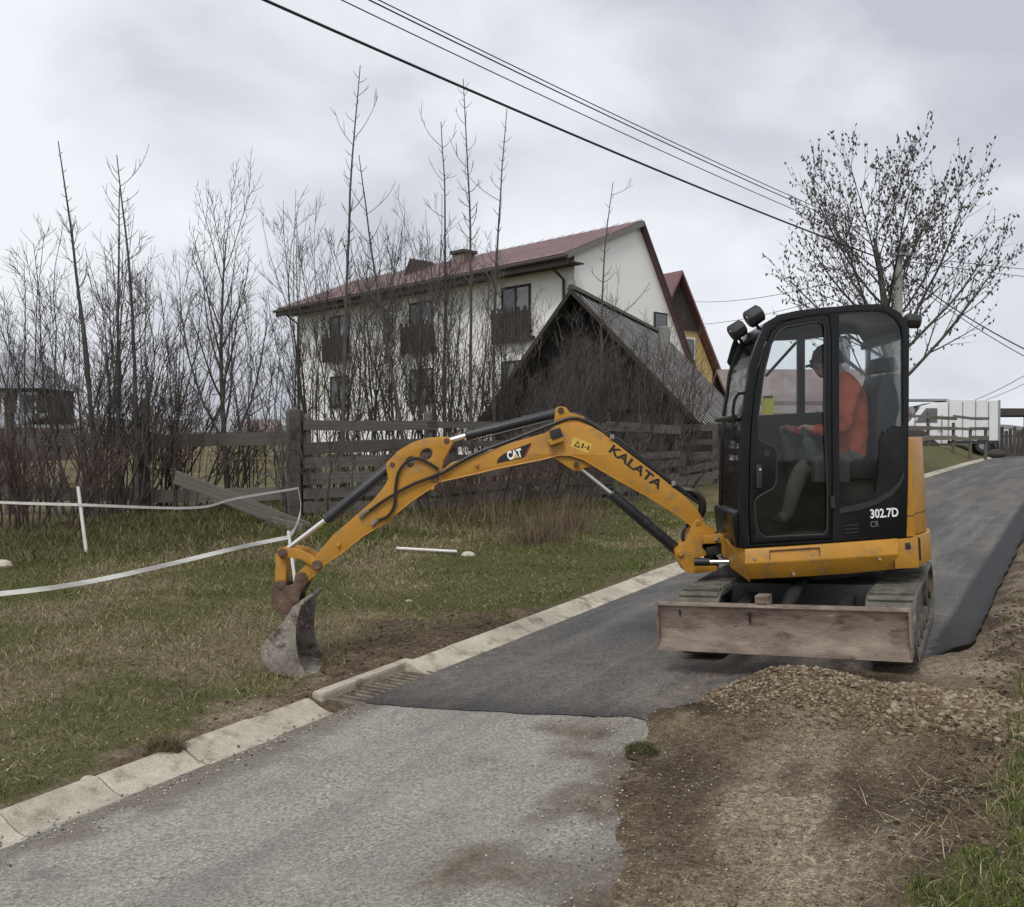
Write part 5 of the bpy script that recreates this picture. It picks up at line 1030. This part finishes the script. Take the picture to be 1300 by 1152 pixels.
# swing post and bracket
post_px = [(878, 668), (884, 661), (893, 664), (907.5, 672.5), (909, 680), (892, 683), (891, 695), (897, 701), (897, 705), (881, 711), (884, 717), (911, 719), (910, 725), (879, 729), (870, 725.6), (857.5, 705), (857, 698), (862, 694), (871.5, 686.6), (876, 676)]
sp2 = part('swing_post', MB().prism(b2(post_px, .10), -.12, .10), 'yellow', Bm, bev=.010); pin(864, 703, .125, .022, 'yellow', sp2)
part('swing_pivot', MB().tube([b3(903, 675), b3(903, 690), b3(903, 722)], [.055, .055, .055], 14), 'hose', Bm, par=sp2)
part('swing_bracket', MB().prism(b2([(893, 680), (921, 679), (938, 684), (948, 698), (948, 724), (930, 712), (917, 708), (916, 690), (893, 691)], .16), -.16, .16), 'yellow', Bm, bev=.01)
part('hose_guard', MB().prism(b2([(897, 696), (916, 690), (917, 704), (898, 706)], .14), -.1, .14), 'hose', Bm, par=sp2, bev=.008)
a, b = b3(900, 713.5, .2), b3(942, 713, .26); part('swing_cylinder_rod', MB().tube([a, b], .015, 12), 'chrome', Bm); part('rod_eye', MB().tube([b3(881, 713.5, .18), b3(901, 713.5, .2)], .030, 12), 'hose', Bm)
for px, py in ((909, 687), (913, 707)): p = b3(px, py, .2); part('hose_fitting', MB().tube([(p.x, .15, p.z), (p.x-.02, .2, p.z+.012)], .012, 8), 'chrome', Bm, par=sp2)
# hoses
def hose(name, pts, r, par, n=6): return part(name, MB().tube(spline(pts, n), r, 7), 'hose', Bm, par=par)
hose('hose', [b3(560, 601, .10), b3(600, 578, .09), b3(650, 558.5, .07), b3(700, 539, .06), b3(726, 531, .05), b3(748, 537, .05), b3(775, 556, .05), b3(805, 578, .05), b3(845, 608, .04), b3(872, 628, .03), b3(889, 640, .03)], .013, bo)
hose('hose', [b3(705, 533, .03), b3(730, 526, .02), b3(752, 538, .02), b3(790, 563, .02), b3(830, 594, .02), b3(866, 622, .02), b3(886, 632, .0)], .014, bo)
hose('hose', [b3(866, 622, 0), b3(880, 624, .02), b3(891, 634, .03), b3(893, 646, .03), b3(890, 656, .0)], .022, bo); hose('hose', [b3(872, 626, -.05), b3(884, 630, -.04), b3(890, 640, -.03), b3(889, 652, -.03)], .020, bo)
hose('hose', [b3(876, 664, .03), b3(869, 672, .05), b3(867, 684, .05), b3(872, 692, .05), b3(862, 695, .04)], .014, sp2)
hose('hose', [b3(562, 600, .10), b3(545, 607, .1), b3(520, 617, .1), b3(490, 634, .1), b3(470, 648, .095), b3(458, 656, .09)], .011, ar)
hose('hose', [b3(557, 596, .10), b3(546, 589, .1), b3(530, 582, .1), b3(517, 586, .1), b3(506, 600, .1), b3(502, 620, .1), b3(501, 640, .1), b3(493, 655, .1), b3(478, 662, .09)], .011, ar)
for a, b in (((457, 657), (468, 648)), ((472, 667), (480, 660))): part('hose_fitting', MB().tube([b3(*a, .09), b3(*b, .095)], .016, 8), 'steel', Bm, par=ar)
for px, py in ((596, 576), (777, 555), (855, 614)): p = b3(px, py, .07); part('hose_clamp', MB().box(p, (.03, .04, .035)), 'steel', Bm, par=bo, bev=.003)
lt = part('boom_light', MB().prism(b2([(697, 547), (711, 543), (715, 554), (701, 559)], .12), .076, .15), 'dark', Bm, par=bo, bev=.006); part('light_bracket', MB().prism(b2([(695, 559), (714, 554.5), (716, 560), (698, 566)], .12), .07, .14), 'yellow', Bm, par=bo, bev=.004)
# decals on the boom
MT['decal'] = mat('black_decal', [(.012, .011, .011)], 4, .45); MT['decy'] = mat('yellow_decal', [(.62, .42, .07)], 4, .6); MT['decr'] = mat('red_decal', [(.28, .02, .015)], 4, .5)
cpx = [(630.5, 588.5), (632, 583), (636, 579), (643, 574.5), (658, 568.5), (674, 562.5), (674.5, 564.5), (667, 579), (664, 581.5)]
dc = part('logo_plate', MB().prism(b2(cpx), .0755, .0775), 'decal', Bm, par=bo, smooth=False)
part('logo_corner', MB().prism(b2([(674.5, 564.5), (672.5, 565.5), (665.2, 580), (667, 579)]), .0778, .0786), 'decr', Bm, par=dc, smooth=False)
p0, p1 = b1(645, 584, .075), b1(663.5, 579.5, .075); o = text('logo_lettering', 'CAT', .060, text_matrix(Bm, p0, p1, .0785), 'lw', dc, .7, .07); fit(o.data, (Vector(p0)-Vector(p1)).length)
part('logo_triangle', MB().prism(b2([(651, 582.8), (658.2, 581), (654.4, 576.6)]), .0802, .0806), 'decy', Bm, par=dc, smooth=False)
p0, p1 = b1(772.5, 573, .075), b1(836.5, 621.5, .075); o = text('name_lettering', 'KALATA', .062, text_matrix(Bm, p0, p1, .0765), 'lk', bo, .7, .04); fit(o.data, (Vector(p0)-Vector(p1)).length)
wl_ = part('warning_label', MB().prism(b2([(728, 555), (751.5, 564), (747, 576), (724, 567)]), .0755, .0768), 'decy', Bm, par=bo, smooth=False)
part('warning_triangle', MB().prism([b2([(728.2, 566.5), (736.5, 569.5), (734, 559.5)]), b2([(730.6, 565.6), (735, 567.3), (733.6, 562)])], .0770, .0776), 'lk', Bm, par=wl_, smooth=False)
for q in ([(739.3, 562.8), (741.6, 563.7), (740.0, 569.8), (737.8, 568.9)], [(742.5, 567.2), (745, 568), (744.7, 569.5), (742.2, 568.7)], [(746.5, 565.6), (748.6, 566.4), (747, 572.4), (745, 571.6)]): part('warning_mark', MB().prism(b2(q), .0770, .0776), 'lk', Bm, par=wl_, smooth=False)

# ---- undercarriage (frame U_)
def stadium(r, x0=-.76, x1=.76, z=.235, n=12):
    return [(x1+r*math.cos(R(-90+180*i/n)), z+r*math.sin(R(-90+180*i/n))) for i in range(n+1)] + [(x0+r*math.cos(R(90+180*i/n)), z+r*math.sin(R(90+180*i/n))) for i in range(n+1)]
padm = MB().box((0, 0, 0), (.052, .27, .020)).bevel(.004, 1).mesh('track_pad'); padm.materials.append(MT['rubber'])
per = 2*1.52 + 2*math.pi*.222; npad = 46
for sy in (-1, 1):
    y = .625*sy; tk_ = part('track', MB().prism([stadium(.215), stadium(.185)], y-.15, y+.15), 'rubber', U_, bev=.008)
    for k in range(npad):
        s = per*k/npad
        if s < 1.52: p, a = (-.76+s, .235-.222), 0
        elif s < 1.52+math.pi*.222: a = (s-1.52)/.222; p = (.76+.222*math.sin(a), .235-.222*math.cos(a))
        elif s < 3.04+math.pi*.222: a = math.pi; p = (.76-(s-1.52-math.pi*.222), .235+.222)
        else: a = math.pi+(s-3.04-math.pi*.222)/.222; p = (-.76+.222*math.sin(a), .235-.222*math.cos(a))
        add('track_pad', padm, None, tk_, U_ @ Matrix.Translation((p[0], y, p[1])) @ Matrix.Rotation(-a, 4, 'Y'))
    part('track_frame', MB().prism([(-.62, .12), (.62, .12), (.55, .34), (-.55, .34)], y-.09, y+.09), 'rubber', U_, par=tk_, bev=.01)
    for xx, r in ((-.76, .17), (.76, .17)): part('wheel', MB().tube([(xx, y-.12, .235), (xx, y+.12, .235)], r, 18), 'rubber', U_, par=tk_, bev=.01); part('hub', MB().tube([(xx, y-.14, .235), (xx, y+.14, .235)], .07, 12), 'rust', U_, par=tk_, bev=.006)
    for xx in (-.42, -.14, .14, .42): part('roller', MB().tube([(xx, y-.13, .10), (xx, y+.13, .10)], .065, 12), 'rubber', U_, par=tk_, bev=.006)
part('car_body', MB().box((0, 0, .36), (1.0, 1.0, .22)), 'dark', U_, bev=.03); part('swing_bearing', MB().tube([(0, 0, .44), (0, 0, zbm+.08)], .36, 28), 'hose', U_, bev=.01)
mb = MB(); mb.prism([(1.345, .165), (1.305, .235), (1.292, .31), (1.30, .39), (1.325, .445), (1.30, .455), (1.262, .39), (1.25, .31), (1.265, .23), (1.30, .165)], -.775, .775); bl = part('dozer_blade', mb, 'blade', U_, bev=.004)
part('cutting_edge', MB().prism([(1.356, .150), (1.327, .222), (1.315, .216), (1.335, .150)], -.777, .777), 'blade', U_, par=bl, bev=.003)
part('top_rib', MB().prism([(1.335, .440), (1.330, .456), (1.29, .462), (1.29, .440)], -.777, .777), 'blade', U_, par=bl, bev=.004)
for y in (-.775, .765): part('end_plate', MB().prism([(1.35, .155), (1.335, .46), (1.25, .455), (1.17, .36), (1.17, .26), (1.26, .155)], y, y+.012), 'blade', U_, par=bl, bev=.003)
for y, l in ((-.625, .03), (-.17, .07)): part('slot', MB().box((1.304, y, .405-l*.3), (.012, .012, l+.015)), 'hose', U_, par=bl)
part('step_block', MB().box((1.255, -.09, .475), (.12, .085, .075)), 'blade', U_, par=bl, bev=.008); part('step_rib', MB().box((1.318, -.09, .472), (.012, .07, .018)), 'blade', U_, par=bl, bev=.003)
for y in (-.33, .33): part('blade_arm', MB().prism([(.30, .24), (1.27, .24), (1.27, .33), (.30, .42)], y-.04, y+.04), 'dark', U_, bev=.008)
part('blade_cylinder', MB().tube([(.42, 0, .47), (.85, 0, .42), (1.24, 0, .34)], [.045, .045, .025], 14), 'cylb', U_)

# ------------------------------------------------------------------ operator
def wp(px, py, y): q = on_frame(px, py, E, y); return E @ Vector((q[0], y, q[1]))
nodes = {}; order = []
def nd(k, px, py, y, r, par=None, reg=0): nodes[k] = len(order); order.append((wp(px, py, y), r, nodes.get(par), reg))
nd('pelvis', 1086, 588, .30, .125, None, 1); nd('waist', 1084, 556, .30, .118, 'pelvis', 1); nd('chest', 1078, 515, .30, .135, 'waist', 1); nd('upper', 1072, 492, .30, .115, 'chest', 1)
nd('neck', 1060, 474, .30, .058, 'upper', 0); nd('skull', 1051, 462, .30, .078, 'neck', 0); nd('crown', 1049, 449, .30, .080, 'skull', 0); nd('jaw', 1038, 478, .30, .036, 'skull', 0); nd('nose', 1027.5, 465, .30, .013, 'skull', 0)
for s, ys_ in (('n', (.46, .50, .48, .47)), ('f', (.14, .08, .08, .07))):
    o_ = 0 if s == 'n' else -24
    nd('sh'+s, 1078, 494, ys_[0], .078, 'upper', 1); nd('el'+s, 1070+o_*.4, 546, ys_[1], .056, 'sh'+s, 1); nd('wr'+s, 1036+o_, 548, ys_[2], .036, 'el'+s, 1); nd('ha'+s, 1025+o_, 545, ys_[3], .030, 'wr'+s, 0)
    for f in range(4): dy = (.030-.02*f); nd(f'k{f}'+s, 1018+o_+f*.5, 541+f*2.2, ys_[3]+dy*.6, .0105, 'ha'+s, 0); nd(f't{f}'+s, 1014+o_+f*.7, 546+f*2.3, ys_[3]+dy*.6, .009, f'k{f}'+s, 0)
    nd('th'+s, 1021+o_, 539.5, ys_[3]-.02, .010, 'ha'+s, 0)
for s, y in (('n', .39), ('f', .20)):
    nd('hp'+s, 1078, 594, y, .098, 'pelvis', 2); nd('kn'+s, 1019, 592, y+(.05 if s == 'n' else -.05), .074, 'hp'+s, 2); nd('sn'+s, 1006, 628, y+(.05 if s == 'n' else -.05), .058, 'kn'+s, 2); nd('an'+s, 1000, 654, y, .045, 'sn'+s, 2); nd('to'+s, 980, 664, y, .036, 'an'+s, 3)
me = bpy.data.meshes.new('person'); me.from_pydata([o[0] for o in order], [(i, o[2]) for i, o in enumerate(order) if o[2] is not None], [])
po = bpy.data.objects.new('person_cage', me); scene.collection.objects.link(po); po.modifiers.new('skin', 'SKIN'); ss = po.modifiers.new('sub', 'SUBSURF'); ss.levels = 3; ss.render_levels = 3
for i, sv_ in enumerate(me.skin_vertices[0].data): sv_.radius = (order[i][1], order[i][1]); sv_.use_root = (i == 0)
bpy.context.view_layer.update(); dgp = bpy.context.evaluated_depsgraph_get(); pm_ = bpy.data.meshes.new_from_object(po.evaluated_get(dgp)); bpy.data.objects.remove(po)
pm_.materials.clear(); MT['skin'] = mat('face_and_hands', [(.30, .17, .12), (.36, .21, .15)], 10, .6); MT['jacket'] = mat('orange_work_jacket', [(.36, .068, .028), (.46, .095, .038), (.54, .125, .052)], 9, .85, .6, 22); MT['trouser'] = mat('grey_work_trousers', [(.085, .08, .066), (.125, .118, .098)], 9, .9, .5, 22); MT['boot'] = mat('dark_boots', [(.03, .027, .024)], 9, .8)
for k in ('skin', 'jacket', 'trouser', 'boot'): pm_.materials.append(MT[k])
vn = np.array([v.normal[:] for v in pm_.vertices]); vc = np.array([v.co[:] for v in pm_.vertices]); fo = (fbm(vc[:, 0]*16+vc[:, 1]*9, vc[:, 2]*19-vc[:, 1]*7, 3, 12)-.45)*.030
headz = order[nodes['neck']][0].z; hx = order[nodes['wrn']][0].x; fo = np.where((vc[:, 2] > headz) | (vc[:, 0] < hx), 0, fo); vc = vc + vn*fo[:, None]; pm_.vertices.foreach_set('co', vc.astype(np.float32).ravel())
C_ = np.array([o[0][:] for o in order]); Rr = np.array([o[1] for o in order]); reg = np.array([o[3] for o in order])
segs = [(i, o[2]) for i, o in enumerate(order) if o[2] is not None]
for p in pm_.polygons:
    c = np.array(p.center[:]); best, bi = 9, 0
    for i, j in segs:
        a, b = C_[i], C_[j]; ab = b-a; k = min(1, max(0, float((c-a)@ab/(ab@ab)))); d = np.linalg.norm(c-a-ab*k) - (Rr[i]*(1-k)+Rr[j]*k)
        if d < best: best, bi = d, (i if k < .55 else j)
    p.material_index = int(reg[bi])
pm_.polygons.foreach_set('use_smooth', [True]*len(pm_.polygons))
pe = add('person', pm_, None); pe.data.name = 'person'; tag(pe, 'person in orange work jacket and dark knit cap seated at the excavator levers', 'person')
MT['cap'] = mat('dark_knit_cap', [(.030, .030, .028), (.05, .05, .046)], 40, .95, .6, 120)
c = wp(1050.5, 456, .30); mb = MB(); mb.sphere(c, .106, 18, 10, (1.05, .86, 1.05), z0=-.12); add('knit_cap', mb, MT['cap'], pe, smooth='full')
mb = MB(); c2 = wp(1050, 459, .30); mb.tube([(c2.x+.108*math.cos(a), c2.y+.09*math.sin(a), c2.z) for a in np.linspace(0, 2*math.pi, 25)], .016, 8, False); add('cap_cuff', mb, MT['cap'], pe, smooth='full')
mb = MB(); c3 = wp(1037, 464.5, .30); mb.tube([(c3.x-.055+.0*abs(a), c3.y+a, c3.z-.01*abs(a)) for a in (-.06, -.03, 0, .03, .06)] , .011, 8); add('glasses', mb, MT['hose'], pe, smooth='full')
mb = MB(); c4 = wp(1056, 467, .375); mb.sphere(c4, .028, 10, 8, (.8, .4, 1.1)); add('ear', mb, MT['skin'], pe, smooth='full')
p = [wp(1036, 500, .40), wp(1033, 512, .42), wp(1032, 530, .43)];
